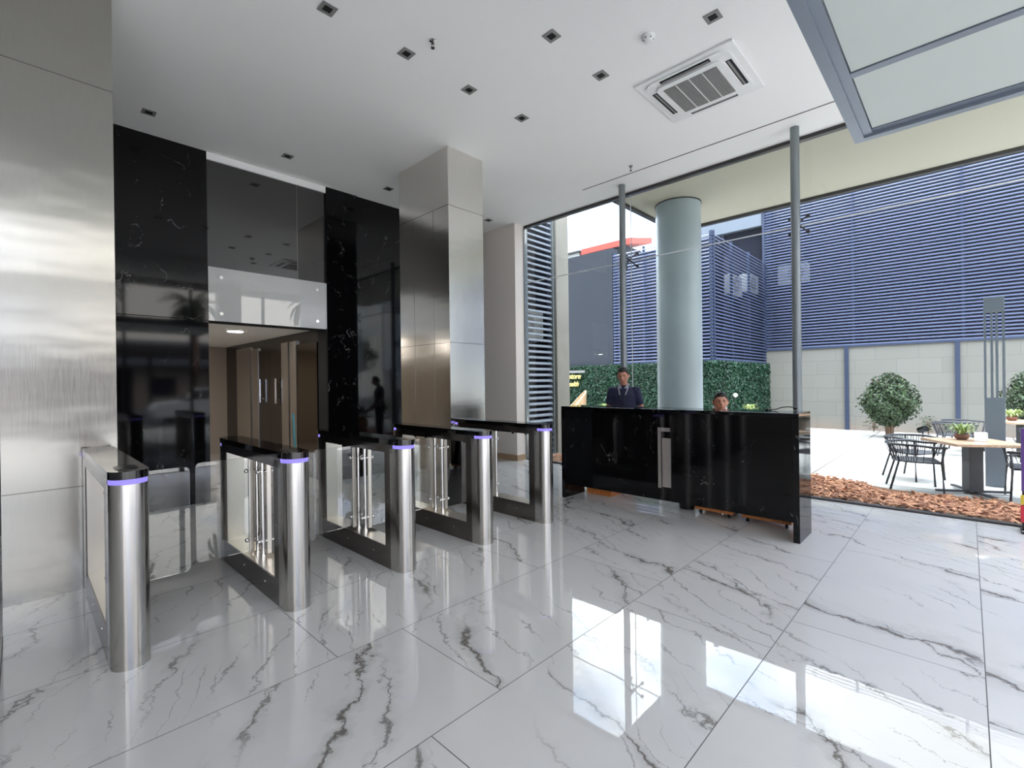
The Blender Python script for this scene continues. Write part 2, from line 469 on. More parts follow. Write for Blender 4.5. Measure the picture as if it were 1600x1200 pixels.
struct(MB().box(6.625, 6.64, 6.245, 7.15, 0, .11).box(6.625, 6.89, 6.245, 6.26, 0, .11).build('baseboard_right', M['tan']))
struct(MB().box(-4.2, -4, -2.2, 7.4, 0, ZC).build('wall_left', M['wallw']))
# street side: lintel and posts (seen in the reflections)
struct(MB().box(-4, 6.98, -2.4, -2.2, 4.38, ZC).build('trim_2', M['ceiling']))
for k, x in enumerate((-2.2, .4, 2.0, 3.55, 5.55)):
    struct(MB().box(x-.035, x+.035, -2.3, -2.2, 0, 4.38).build('trim_%d' % (10+k), M['darkrail']))
struct(MB().box(4.2, 4.75, -2.3, -1.7, 0, ZC).build('pillar_street', M['wallw']))
# ceiling slot and head rail
struct(MB().box(6.285, 6.305, -2.2, 4.42, ZC-.002, ZC+.01).build('trim_3', M['darkrail']), 'thin dark slot in the ceiling')
struct(MB().box(6.90, 6.98, -2.2, 6.26, ZC-.045, ZC-.001).build('trim_4', M['darkrail']), 'dark head rail of the glass front')
struct(MB().box(6.90, 6.99, -2.2, 6.26, .0, .02).build('trim_5', M['darkrail']), 'grey floor channel of the glass front')
struct(MB().box(6.88, 6.96, 6.24, 6.30, 0, ZC-.05).build('trim_6', M['greypost']), 'grey jamb at the end of the glass front')
# facade panes
ys = [6.24, 3.93, 1.55, -.83, -2.15]
n = 0
for i in range(4):
    for z0, z1 in ((.02, 3.455), (3.47, ZC-.045)):
        n += 1
        struct(MB().box(GX-.006, GX+.006, ys[i+1]+.004, ys[i]-.004, z0, z1).build('window_%d' % n, M['glass']))
struct(MB().box(GX-.007, GX+.007, -2.15, 6.24, 3.456, 3.469).build('trim_7', M['seal']), 'white silicone joint across the glass front')
for k, y in enumerate(ys[1:4]):
    struct(MB().box(GX-.007, GX+.007, y-.004, y+.004, .02, ZC-.05).build('trim_%d' % (20+k), M['seal']))

# steel clad pillars
def pillar(name, x0, x1, y0, y1, label, seams, vseams, mat='steel'):
    o = struct(MB().box(x0, x1, y0, y1, 0, ZC).build(name, M[mat]), label)
    g = MB()
    for z in seams: g.box(x0-.0015, x1+.0015, y0-.0015, y1+.0015, z-.003, z+.003)
    for y in vseams: g.box(x0-.002, x0, y-.002, y+.002, 0, 3.82)
    struct(g.build('seam', M['steelD'], o))
pillar('pillar_left', -.09, .53, 4.78, 5.9, 'brushed steel clad pillar at left edge', (.77, 3.80), ())
pillar('pillar_middle', 3.87, 4.475, 4.82, 5.955, 'brushed steel clad pillar among the gates', (2.04, 3.82), (5.60, 5.15), 'steelM')

# lift lobby beyond the opening
struct(MB().box(3.32, 3.5, 7.45, 12.4, 0, 2.6).build('wall_lift_right', M['brown']), 'dark brown panelled lift wall')
struct(MB().box(3.312, 3.33, 7.15, 7.46, 0, 2.38).build('trim_30', M['hole']))
struct(MB().box(-1, 3.5, 12.28, 12.5, 0, 2.6).build('wall_lift_far', M['lobbyw']))
struct(MB().box(-1.2, -1, 7.3, 12.5, 0, 2.6).build('wall_lift_left', M['lobbyw']))
struct(MB().box(-1.2, 3.5, 7.30, 12.5, 2.40, 2.6).build('ceiling_lift', M['ceiling']))
def leaf(y0, y1, name, mat, z1=2.24, dx=.02):
    return MB().box(3.32-dx, 3.32, min(y0, y1), max(y0, y1), 0, z1).build(name, mat)
for k, (a, b, z1) in enumerate(((11.45, 10.60, 2.30), (10.50, 10.14, 2.25), (8.93, 8.62, 2.27), (8.55, 8.27, 2.27))):
    struct(leaf(a, b, 'trim_%d' % (40+k), M['steelB'], z1, .03))
struct(leaf(7.47, 8.24, 'trim_45', M['bronze'], 2.2, .025), 'bronze panel beside the lift doors')
for k, (a, b, hy) in enumerate(((10.13, 9.54, 9.92), (9.53, 8.94, 9.10))):
    d = struct(leaf(a, b, 'door_%d' % (k+1), M['brown'], 2.2, .02), 'dark brown door with a vertical bar handle, %s leaf' % ('far' if k == 0 else 'near'))
    h = MB().box(3.235, 3.26, hy-.035, hy+.035, 1.18, 1.64, .006)
    for z in (1.26, 1.56): h.cyl((3.25, hy, z), (3.30, hy, z), .012, 8)
    h.build('door_handle', M['chrome'], d)
for x, y, lab in ((2.44, 8.54, 'round warm lamp showing in the lift lobby ceiling under the white fascia'), (.9, 8.54, 'added warm lamp brightening the lift lobby, unseen behind the left marble wall, nearer'), (.9, 10.9, 'added warm lamp brightening the lift lobby, unseen behind the left marble wall, farther')):  # the two hidden lamps are added to brighten the lift lobby
    lp = thing('ceiling_lamp', lab, 'lamp', (x, y, 2.40), 0, 'warm lamps of the lift lobby')
    MB().lathe([(.13, 2.399), (.13, 2.392), (.115, 2.388)], (x, y)).build('bezel', M['white'], lp)
    MB().lathe([(.112, 2.392), (.112, 2.386)], (x, y)).build('diffuser', M['lamp'], lp)
# dark glass above and white glass fascia
struct(MB().box(1.73, 2.897, 7.19, 7.21, 3.08, ZC-.09).build('window_9', M['darkglass']), 'dark smoked glass pane above lift opening')
struct(MB().box(2.903, 3.33, 7.19, 7.21, 3.08, ZC-.09).build('window_10', M['darkglass']), 'narrow dark smoked glass pane above lift opening')
struct(MB().box(2.897, 2.903, 7.189, 7.211, 3.08, ZC-.09).build('trim_8', M['acgrey']))
struct(MB().box(1.73, 3.33, 7.16, 7.26, ZC-.09, ZC).build('trim_9', M['ceiling']), 'white head trim above the dark glass')
struct(MB().box(1.73, 3.33, 7.21, 7.40, 2.36, ZC).build('wall_over_opening', M['hole']))
fa = thing('glass_fascia', 'white backed glass fascia over lift opening with four round studs', 'glass panel', (2.53, 7.15, 2.37))
MB().box(1.735, 3.325, 7.155, 7.167, 2.37, 3.08).build('pane', M['bandglass'], fa)
for x, z in ((1.88, 2.95), (1.88, 2.47), (3.17, 2.96), (3.17, 2.48)):
    MB().cyl((x, 7.155, z), (x, 7.135, z), .022, 20).cyl((x, 7.19, z), (x, 7.167, z), .012, 12).build('standoff_stud', M['chrome'], fa, 'auto')

# ================================================================== SPEED GATES
R_ = .0875
def stadium(y0, y1, r=R_, n=14):
    pts = []
    for k in range(n+1):
        a = PI+PI*k/n; pts.append((r*math.cos(a), y0+r+r*math.sin(a)))
    for k in range(n+1):
        a = PI*k/n; pts.append((r*math.cos(a), y1-r+r*math.sin(a)))
    return pts
def halfcol(s, y_end, y_flat, r=R_, n=18):
    pts = []
    for k in range(n+1):
        a = PI*k/n if s > 0 else PI+PI*k/n
        pts.append((r*math.cos(a), y_end-s*r+r*math.sin(a)))
    pts += [(-r, y_flat), (r, y_flat)] if s > 0 else [(r, y_flat), (-r, y_flat)]
    return pts
def rrect(y, x0, x1, z0, z1, r, th=.010, n=6):
    pts = []
    for cx, cz, a0 in ((x1-r, z1-r, 0), (x0+r, z1-r, PI/2), (x0+r, z0+r, PI), (x1-r, z0+r, 1.5*PI)):
        for k in range(n+1):
            a = a0+PI/2*k/n; pts.append((cx+r*math.cos(a), y-th/2, cz+r*math.sin(a)))
    return pts
def make_gate():
    g = thing('speed_gate', '', 'turnstile', (0, 0, 0), 0, 'row of speed gates')
    for s in (-1, 1):
        MB().prism(halfcol(s, s*.78, s*.62), 0, .985).build('end_post', M['steelC'], g, 'auto')
        MB().prism(halfcol(s, s*.775, s*.66, R_-.004), .985, 1.012).build('led_strip', M['led'], g, 'auto')
    MB().box(-R_, R_, -.62, -.54, 0, 1.0).box(-R_, R_, .54, .62, 0, 1.0).box(-R_, R_, -.54, .54, 0, .175).box(-R_, R_, -.66, .66, .945, 1.012)\
        .build('frame', M['steelD'], g)
    MB().box(-.080, .080, -.541, -.537, .178, .944).box(-.080, .080, .537, .541, .178, .944).box(-.080, .080, -.537, .537, .1745, .179).build('lit_inner_faces', M['steelI'], g)  # thin bright sheets over the frame, coloured as its lit inner faces
    for y, z in ((-.58, .55), (.58, .55), (-.35, .10), (.1, .10)):
        for sx in (-1, 1): MB().cyl((sx*R_, y, z), (sx*(R_+.002), y, z), .006, 8).build('screw', M['chrome'], g)
    MB().prism(stadium(-.782, .782, R_+.002), 1.013, 1.055).build('lid', M['blackgloss'], g, 'auto')
    MB().prism(stadium(-.70, -.50, .05), 1.055, 1.057).build('card_reader', M['black'], g)
    for y in (-.42, -.22, .22, .42): MB().cyl((0, y, .92), (0, y, .946), .014, 10).build('sensor', M['black'], g)
    return g
def wing(g, side):
    y = .06 if side < 0 else -.06
    p = MB().cyl((0, y, .175), (0, y, .946), .0135, 16).cyl((0, y, .175), (0, y, .20), .022, 14).cyl((0, y, .925), (0, y, .946), .02, 14).build('pivot_post', M['chrome'], g, 'auto')
    for z in (.30, .84):
        MB().cyl((-side*.03, y, z), (side*.075, y, z), .012, 12).ball((-side*.03, y, z), .017).ball((side*.075, y, z), .017).build('clamp', M['chrome'], p, True)
    MB().box(side*.028, side*.060, y-.012, y+.004, .20, .93, .003).build('carrier_plate', M['steelI'], g)
    MB().poly(rrect(y, *sorted((side*.045, side*.415)), .215, .945, .035), (0, .010, 0)).build('glass_wing', M['gateglass'], g)
gx = [.41, 1.30, 2.165, 3.04, 3.935]
proto = make_gate()
glab = ['steel speed gate with blue light beside the left steel pillar',
        'second speed gate from the left, in front of the brown lift doors',
        'middle speed gate of the five, before the right black marble panel',
        'fourth speed gate from the left, in front of the middle steel pillar side',
        'speed gate farthest right, nearest the reception desk']
gates = []
for i in range(5):
    g = proto if i == 0 else copy_tree(proto)
    g['label'] = glab[i]; gates.append(g)
for i, g in enumerate(gates):
    if i < 4: wing(g, 1)
    if i > 0: wing(g, -1)
    g.location = (gx[i], 4.0 if i not in (0, 4) else 3.995, 0)

# ================================================================== RECEPTION DESK
D = thing('reception_desk', 'black marble reception desk with metal emblem on its front', 'desk', (5.15, 2.48, 0))
ZT = 1.19
MB().box(4.92, 5.36, 1.11, 3.84, ZT-.035, ZT, .003).build('top', M['blackD'], D)
MB().box(4.92, 5.36, 1.11, 1.165, 0, ZT-.036, .003).build('end_panel', M['blackD'], D)
MB().box(4.92, 5.36, 3.79, 3.84, 0, ZT-.036, .003).build('end_panel', M['blackD'], D)
MB().box(5.24, 5.27, 1.166, 3.789, .10, ZT-.036).build('front_panel', M['blackD'], D)
MB().box(5.272, 6.0, 1.25, 3.75, .70, .735).build('worktop', M['wood'], D)
e = MB()
zb = lambda y: y
e.box(5.228, 5.24, 2.605, 2.645, .245, .955).box(5.228, 5.24, 2.495, 2.605, .912, .955)
e.box(5.228, 5.24, 2.487, 2.592, .262, .835)
e.build('emblem', M['emblem'], D)
# drawer units and the wooden leg box under the desk
def drawer_unit(y0, y1, x0, label):
    o = thing('drawer_unit', label, 'drawer unit', (x0+.22, (y0+y1)/2, 0), 0, 'drawer units under the desk')
    MB().box(x0, x0+.34, y0, y1, .052, .60, .004).build('carcass', M['wood'], o)
    for k in range(3):
        d = MB().box(x0+.34, x0+.355, y0+.01, y1-.01, .06+k*.18, .235+k*.18, .003).build('drawer', M['wood'], o)
        MB().box(x0+.355, x0+.367, (y0+y1)/2-.05, (y0+y1)/2+.05, .17+k*.165, .185+k*.165).build('drawer_handle', M['chrome'], d)
    for xx in (x0+.05, x0+.29):
        for yy in (y0+.05, y1-.05):
            MB().cyl((xx, yy-.012, .026), (xx, yy+.012, .026), .026, 14).box(xx-.02, xx+.02, yy-.02, yy+.02, .045, .053).build('caster', M['black'], o)
    return o
drawer_unit(1.83, 2.24, 5.30, 'wooden drawer unit on casters under the desk, next to the black bin')
drawer_unit(1.27, 1.74, 5.30, 'wooden drawer unit on casters under the desk, by its right end panel')
cb = thing('wooden_cabinet', 'orange wooden cabinet foot showing under the left end of the desk', 'cabinet', (5.6, 3.6, 0))
MB().box(5.34, 5.9, 3.36, 3.74, .0, .08).build('plinth', M['wood'], cb)
MB().box(5.34, 5.9, 3.36, 3.74, .08, .68, .004).build('body', M['wood'], cb)
for k in (0, 1): 
    d = MB().box(5.90, 5.92, 3.37+k*.185, 3.545+k*.185, .09, .67, .003).build('door', M['wood'], cb)
    MB().cyl((5.92, 3.52+k*.06, .45), (5.94, 3.52+k*.06, .45), .012, 10).build('knob', M['chrome'], d)
bn = thing('waste_bin', 'black round waste bin under the middle of the desk', 'bin', (5.46, 2.40, 0))
MB().lathe([(.085, 0), (.115, .30), (.12, .30), (.12, .315), (.11, .315)], (5.46, 2.40)).build('bucket', M['black'], bn, 'auto')
MB().lathe([(.121, .29), (.126, .30), (.121, .31)], (5.46, 2.40)).build('rim', M['black'], bn, 'auto')

# ================================================================== CEILING FITTINGS
def make_dl():
    o = thing('downlight', '', 'downlight', (0, 0, 0), 0, 'square downlights in the white ceiling')
    a, b = .062, .034
    m = MB()
    m.box(-a, a, -a, -b, -.006, .0).box(-a, a, b, a, -.006, .0).box(-a, -b, -b, b, -.006, 0).box(b, a, -b, b, -.006, 0)
    m.build('trim_frame', M['acgrey'], o)
    MB().box(-b, b, -b, b, -.0035, -.0005).build('recess', M['hole'], o)
    return o
dl = make_dl()
dls = [((1.78, 3.75), 'square downlight near the top edge of the photo, left of the others in its row'),
       ((2.53, 3.74), 'square downlight beside the small dark sprinkler'),
       ((3.30, 3.74), 'square downlight in front of the middle steel pillar top'),
       ((4.10, 1.53), 'square downlight by the smoke detector, nearest the grey canopy'),
       ((3.31, 2.64), 'square downlight left of the smoke detector'),
       ((4.08, 2.63), 'square downlight left of the ceiling air conditioner'),
       ((4.08, 3.71), 'square downlight right of the middle steel pillar top'),
       ((1.04, 6.58), 'square downlight above the left black marble wall'),
       ((2.53, 6.55), 'square downlight above the dark glass'),
       ((4.06, 6.54), 'square downlight at the left edge of the middle steel pillar'),
       ((6.17, 6.49), 'square downlight above the beige wall return')]
for i, ((x, y), lab) in enumerate(dls):
    o = dl if i == 0 else copy_tree(dl)
    o.location = (x, y, ZC); o['label'] = lab
def sprinkler(x, y, label):
    o = thing('ceiling_sprinkler', label, 'sprinkler', (x, y, ZC), 0, 'ceiling sprinklers')
    MB().lathe([(.032, ZC), (.032, ZC-.006), (.02, ZC-.012)], (x, y), 16).build('escutcheon', M['chrome'], o, 'auto')
    MB().cyl((x, y, ZC-.012), (x, y, ZC-.035), .011, 10).tube([(x-.014, y, ZC-.03), (x-.016, y, ZC-.05), (x-.004, y, ZC-.068)], .003, 6)\
        .tube([(x+.014, y, ZC-.03), (x+.016, y, ZC-.05), (x+.004, y, ZC-.068)], .003, 6).build('body', M['darkrail'], o, 'auto')
    MB().cyl((x, y, ZC-.068), (x, y, ZC-.073), .018, 14).build('deflector', M['darkrail'], o)
sprinkler(2.60, 3.43, 'small dark ceiling sprinkler between two downlights')
sprinkler(6.08, 3.44, 'small dark ceiling sprinkler near the thin pole')
o = thing('smoke_detector', 'round white smoke detector on the ceiling', 'smoke detector', (3.92, 2.03, ZC))
MB().lathe([(.058, ZC), (.058, ZC-.012), (.050, ZC-.02)], (3.92, 2.03)).build('base', M['white'], o, 'auto')
MB().lathe([(.044, ZC-.02), (.044, ZC-.034), (.036, ZC-.04), (.034, ZC-.052), (.02, ZC-.056)], (3.92, 2.03)).build('sensor_head', M['white'], o, 'auto')
for k in range(6):
    a = k*PI/3; MB().box(3.92+.04*math.cos(a)-.006, 3.92+.04*math.cos(a)+.006, 2.03+.04*math.sin(a)-.006, 2.03+.04*math.sin(a)+.006, ZC-.036, ZC-.028).build('vent_slot', M['hole'], o)
# air conditioner cassette
ac = thing('air_conditioner', 'white square cassette air conditioner in the ceiling', 'air conditioner', (4.95, 1.99, ZC))
cx, cy = 4.95, 1.99
def rsq(h, r, n=8):
    pts = []
    for sx, sy, a0 in ((1, 1, 0), (-1, 1, PI/2), (-1, -1, PI), (1, -1, 1.5*PI)):
        for k in range(n+1):
            a = a0+PI/2*k/n; pts.append((cx+sx*(h-r)+r*math.cos(a), cy+sy*(h-r)+r*math.sin(a)))
    return pts
MB().box(cx-.475, cx+.475, cy-.49, cy+.49, ZC-.022, ZC-.001, .004).build('panel', M['white'], ac)
MB().prism(rsq(.425, .11), ZC-.036, ZC-.022).build('outer_frame', M['white'], ac, 'auto')
for sx, sy in ((1, 0), (-1, 0), (0, 1), (0, -1)):
    if sx: b = (cx+sx*.375-.028, cx+sx*.375+.028, cy-.25, cy+.25)
    else: b = (cx-.25, cx+.25, cy+sy*.375-.028, cy+sy*.375+.028)
    s_ = MB().box(*b, ZC-.039, ZC-.033).build('outlet', M['hole'], ac)
    if sx: MB().box(cx+sx*.37-.010, cx+sx*.37+.010, cy-.24, cy+.24, ZC-.043, ZC-.039).build('flap', M['acgrey'], s_)
    else: MB().box(cx-.24, cx+.24, cy+sy*.37-.010, cy+sy*.37+.010, ZC-.043, ZC-.039).build('flap', M['acgrey'], s_)
for sx in (-1, 1):
    for sy in (-1, 1): 
        MB().box(cx+sx*.345-.03, cx+sx*.345+.03, cy+sy*.345-.012, cy+sy*.345+.012, ZC-.0385, ZC-.034, 0, Matrix.Rotation(-sx*sy*PI/4, 4, 'Z')).build('corner_clip', M['white'], ac)
MB().prism(rsq(.335, .08), ZC-.056, ZC-.036).build('inner_frame', M['white'], ac, 'auto')
gr = MB().box(cx-.27, cx+.27, cy-.27, cy+.27, ZC-.058, ZC-.055)
for k in range(35):
    yy = cy-.262+k*.0155
    gr.box(cx-.27, cx+.27, yy-.0035, yy+.0035, ZC-.062, ZC-.058)
gr.build('grille', M['acgrey'], ac)
for k in (-1, 0, 1): MB().box(cx-.272, cx+.272, cy+k*.135-.004, cy+k*.135+.004, ZC-.064, ZC-.058).build('divider', M['white'], ac)

# entrance canopy over the camera side
cn = thing('entrance_canopy', 'grey framed canopy with pale panels at the top right', 'canopy', (1.3, -.5, 3.0))
X1, Y1, zz = 3.72, .505, 3.0
f = MB()
f.box(-1.3, X1, Y1-.052, Y1, zz, zz+.14).box(-1.3, X1-.052, Y1-.095, Y1-.052, zz+.012, zz+.12)
f.box(X1-.052, X1, -2.15, Y1-.052, zz, zz+.14).box(X1-.105, X1-.052, -2.15, Y1-.095, zz+.02, zz+.12)
f.build('edge_frame', M['greymetal'], cn)
for x in (2.885, 1.9, .95, 0):
    MB().box(x, x+.05, -2.15, Y1-.095, zz+.018, zz+.10).build('cross_bar', M['greymetal'], cn)
xs = [-1.3, 0, .95, 1.9, 2.885, X1-.105]
for a, b in zip(xs, xs[1:]):
    MB().box(a+(.06 if a > -1.2 else 0), b-.006, -2.15, Y1-.10, zz+.024, zz+.05).build('panel', M['canopyp'], cn)

# glazing poles with spider fittings
def pole(x, y, label):
    o = thing('glazing_pole', label, 'pole', (x, y, 0), 0, 'round poles behind the desk')
    MB().cyl((x, y, 0), (x, y, ZC), .05, 24).build('shaft', M['greypost'], o, 'auto')
    MB().cyl((x, y, 0), (x, y, .012), .085, 24).build('base_plate', M['greypost'], o, 'auto')
    for z in (3.46,):
        sp = MB().cyl((x+.04, y, z), (GX-.10, y+.02, z), .016, 10).build('spider_arm', M['darkrail'], o, 'auto')
        m = MB(); c = Vector((GX-.10, y+.03, z))
        for sy in (-1, 1):
            for sz in (-1, 1):
                pt = Vector((GX-.045, y+.03+sy*.10, z+sz*.10))
                m.tube([c, c.lerp(pt, .5)+Vector((-.01, 0, 0)), pt], .010, 8).cyl(pt, (GX-.008, pt.y, pt.z), .022, 12)
        m.build('glass_clamp', M['darkrail'], sp, 'auto')
pole(6.58, 3.88, 'grey round pole left of the wide column, behind the standing man')
pole(6.60, 1.50, 'grey round pole at the right end of the desk')

# ================================================================== OUTSIDE
struct(MB().box(6.99, 26, -14, 20, -.3, 0).build('ground_patio', M['patio']), 'pale concrete patio')
struct(MB().box(-30, 40, -40, -2.45, -.4, -.05).box(-30, -4.3, -2.45, 20, -.4, -.05).build('ground_street', M['street']))
struct(MB().box(-4.3, 26, -7.5, -2.45, -.3, -.02).build('ground_pavement', M['pave']))
so = struct(MB().box(6.99, 9.30, -2.6, 4.22, ZC, ZC+.45).build('soffit', M['soffit']), 'cream soffit over the patio edge')
struct(MB().box(9.30, 9.38, -2.6, 4.30, ZC-.05, ZC+.5).box(6.99, 9.30, 4.22, 4.30, ZC-.05, ZC+.5).build('trim_50', M['darkrail'], so))
cl = thing('round_column', 'wide round grey column outside the glass', 'column', (8.02, 3.63, 0))
COLC, COLR = (8.02, 3.63), .375
MB().cyl((*COLC, 0), (*COLC, ZC), COLR, 64).build('shaft', M['columnc'], cl, 'auto')
MB().cyl((*COLC, ZC-.018), (*COLC, ZC-.001), COLR+.012, 64).build('collar', M['darkrail'], cl, 'auto')
struct(cl)
# far right wall: blockwork below, louvres above
XR, XN, YJ = 17.0, 12.53, 4.75
struct(MB().box(XR, XR+.25, -14, YJ, 0, 2.44).build('wall_patio', M['block']), 'pale block wall across the patio')
for k, y in enumerate((2.57, .18, -2.2, -4.6)):
    struct(MB().box(XR-.06, XR-.001, y-.05, y+.05, 0, 2.44).build('trim_%d' % (60+k), M['steelblue']))
def louvre(name, a, b, z0, z1, nrm, pitch, h, mat, label, back=.7, posts=3):
    """horizontal slats from point a to point b (plan), facing nrm, before a dark void"""
    a, b, nrm = Vector((*a, 0)), Vector((*b, 0)), Vector((*nrm, 0))
    L = (b-a).length; d = (b-a)/L
    o = thing(name, label, 'louvre wall', ((a.x+b.x)/2, (a.y+b.y)/2, z0)); struct(o)
    m = MB(); k = 0
    ang = math.atan2(d.y, d.x)
    z = z0+.02
    while z+h < z1:
        c = (a+b)/2+Vector((0, 0, z+h/2))
        m.box(c.x-L/2, c.x+L/2, c.y-.012, c.y+.012, c.z-h/2, c.z+h/2, 0, None) if False else None
        q0, q1 = a+nrm*.0, b+nrm*.0
        n0 = nrm*.03
        pts = [q0+Vector((0, 0, z+h)), q0+n0+Vector((0, 0, z+h*.35)), q0+n0+Vector((0, 0, z)), q0+Vector((0, 0, z+h*.6))]
        m.poly(pts, q1-q0); z += pitch
    m.build('slats', mat, o)
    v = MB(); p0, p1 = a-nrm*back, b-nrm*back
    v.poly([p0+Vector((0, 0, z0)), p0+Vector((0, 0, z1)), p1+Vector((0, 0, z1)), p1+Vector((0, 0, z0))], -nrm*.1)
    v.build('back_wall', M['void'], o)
    pm = MB()
    for i in range(posts+1):
        c = a.lerp(b, i/posts)-nrm*.045
        pm.box(c.x-.03, c.x+.03, c.y-.03, c.y+.03, z0, z1)
    pm.build('carrier_posts', M['steelblue'], o)
    e = MB().poly([a+nrm*.035+Vector((0, 0, z0-.03)), a+nrm*.035+Vector((0, 0, z0+.02)), a-nrm*.05+Vector((0, 0, z0+.02)), a-nrm*.05+Vector((0, 0, z0-.03))], b-a)
    e.build('bottom_rail', M['steelblue'], o)
    return o
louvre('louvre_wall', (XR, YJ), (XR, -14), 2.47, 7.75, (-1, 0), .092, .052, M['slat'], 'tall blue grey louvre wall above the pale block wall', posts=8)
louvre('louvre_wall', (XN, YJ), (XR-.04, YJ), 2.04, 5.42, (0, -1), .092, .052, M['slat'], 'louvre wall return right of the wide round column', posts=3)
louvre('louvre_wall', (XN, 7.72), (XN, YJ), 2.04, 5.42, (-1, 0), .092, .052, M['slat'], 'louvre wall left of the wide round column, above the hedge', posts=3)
struct(MB().box(XN-.02, XN+.3, 7.74, 16, 0, 5.56).build('wall_grey', M['greywall']), 'plain blue grey wall above the hedge')
struct(MB().box(XN+.75, XN+.95, YJ+.8, 7.74, 0, 5.3).box(XN+.75, XR, YJ+.75, YJ+.9, 0, 5.3).box(XN, XN+.2, YJ, 7.74, 0, 2.02).box(XN, XR, YJ, YJ+.2, 0, 2.02).build('wall_annex', M['greywall']))
struct(MB().box(XR-.03, XR+.9, YJ+.005, YJ+.08, 0, 7.75).build('trim_73', M['steelblue']))
struct(MB().box(XR+.2, XR+.5, YJ+.1, 7.4, 0, 6.6).build('wall_recess_shadow', M['void']))  # dark colour stands in for the roof shadow in the recess
struct(MB().box(XR+.0, XR+.5, YJ+.1, 7.4, 6.6, 7.8).build('trim_70', M['parapet']), 'pale parapet above the dark recess')
rb = thing('red_roofed_shed', 'red roof edge of a building beyond the grey wall', 'building', (20.5, 13.2, 0))
MB().box(20, 24, 11.6, 14.1, 0, 7.95).build('wall', M['greywall'], rb)
MB().poly([(19.8, 11.3, 7.95), (19.8, 14.05, 7.95), (22, 14.05, 8.4), (22, 11.3, 8.4)], (0, 0, .28)).build('roof', M['red'], rb)
pb = thing('grey_shed', 'pale grey building corner left of the red roof', 'building', (20.5, 15.5, 0))
MB().box(20, 24, 14.3, 17, 0, 8.15).build('wall', M['cond'], pb)
MB().box(19.9, 24.1, 14.2, 17.1, 8.15, 8.25).build('roof', M['darkrail'], pb)
# near louvre screen beside the concrete post
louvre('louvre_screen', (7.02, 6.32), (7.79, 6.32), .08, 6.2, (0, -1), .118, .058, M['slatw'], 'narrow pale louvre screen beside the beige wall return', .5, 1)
struct(MB().box(6.99, 7.92, 6.30, 6.9, 0, .08).build('trim_71', M['tan']))
struct(MB().box(7.80, 7.855, 6.35, 6.9, 0, 7).build('trim_74', M['void']))
struct(MB().box(7.80, 7.84, 6.27, 6.34, 0, 7).box(6.985, 7.015, 6.27, 6.34, 0, 7).build('trim_72', M['greypost']))
struct(MB().box(7.86, 8.28, 6.22, 6.9, 0, 9).build('pillar_concrete', M['conc']), 'bare concrete pillar beside the louvre screen')
# condensers behind slats
def condenser(c, ax, label):
    o = thing('condenser', label, 'air conditioner', c, 0, 'outdoor air conditioning units behind the louvres')
    x, y, z = c; d = .16
    if ax == 'y':
        MB().box(x-.42, x+.42, y-d, y+d, z, z+.58, .02).build('case', M['cond'], o)
        MB().cyl((x-.1, y-d-.012, z+.29), (x-.1, y-d, z+.29), .23, 28).build('fan_guard', M['acgrey'], o, 'auto')
        MB().cyl((x-.1, y-d-.022, z+.29), (x-.1, y-d-.012, z+.29), .06, 16).build('fan_hub', M['cond'], o, 'auto')
        MB().box(x-.4, x+.4, y, y+.58, z-.05, z).build('bracket', M['steelblue'], o)
    else:
        MB().box(x-d, x+d, y-.42, y+.42, z, z+.58, .02).build('case', M['cond'], o)
        MB().cyl((x-d-.012, y-.1, z+.29), (x-d, y-.1, z+.29), .23, 28).build('fan_guard', M['acgrey'], o, 'auto')
        MB().cyl((x-d-.022, y-.1, z+.29), (x-d-.012, y-.1, z+.29), .06, 16).build('fan_hub', M['cond'], o, 'auto')
        MB().box(x, x+.5, y-.4, y+.4, z-.05, z).build('bracket', M['steelblue'], o)
condenser((14.75, 5.04, 4.02), 'y', 'pale condenser unit behind the louvre return, left one')
condenser((16.3, 5.04, 4.28), 'y', 'pale condenser unit behind the louvre return, beside the inner corner')
condenser((17.3, 4.0, 4.6), 'x', 'pale condenser unit behind the tall louvre wall')
condenser((7.3, 6.63, 2.42), 'y', 'pale condenser unit behind the narrow louvre screen')

# leafy cover helper
def leaves(n, sampler, size, mat, name, parent, seed=1, flat=None):
    rnd = random.Random(seed); vs, fs = [], []
    for i in range(n):
        p, nr = sampler(rnd)
        s = size*rnd.uniform(.6, 1.3)
        d = (Vector(nr)+Vector((rnd.uniform(-.8, .8), rnd.uniform(-.8, .8), rnd.uniform(-.6, .9)))).normalized()
        a = d.orthogonal().normalized(); b = d.cross(a); r = rnd.uniform(0, 2*PI)
        a, b = a*math.cos(r)+b*math.sin(r), b*math.cos(r)-a*math.sin(r)
        p = Vector(p); k = len(vs)
        vs += [p-a*s, p+b*s*.45+d*s*.15, p+a*s, p-b*s*.45+d*s*.15]; fs.append((k, k+1, k+2, k+3))
    me = bpy.data.meshes.new(name); off = world_loc(parent)
    me.from_pydata([v-off for v in vs], [], fs); me.materials.append(mat)
    o = bpy.data.objects.new(name, me); COL.objects.link(o); o.parent = parent
    return o
hd = thing('green_wall', 'artificial green leaf wall below the grey wall and louvres', 'hedge', (XN-.1, 7, 0))
MB().box(XN-.06, XN-.045, YJ-.06, 14, 0, 2.0).box(XN-.06, XR-.05, YJ-.075, YJ-.06, 0, 2.0).build('backing', M['hedge'], hd)
def hs(r):
    if r.random() < .66: return (XN-.07-r.uniform(0, .06), r.uniform(YJ-.12, 10.4), r.uniform(.0, 2.02)), (-1, 0, 0)
    return (r.uniform(XN-.1, XR-.08), YJ-.085-r.uniform(0, .06), r.uniform(0, 2.02)), (0, -1, 0)
leaves(26000, hs, .045, M['hedge'], 'leaves', hd, 3)

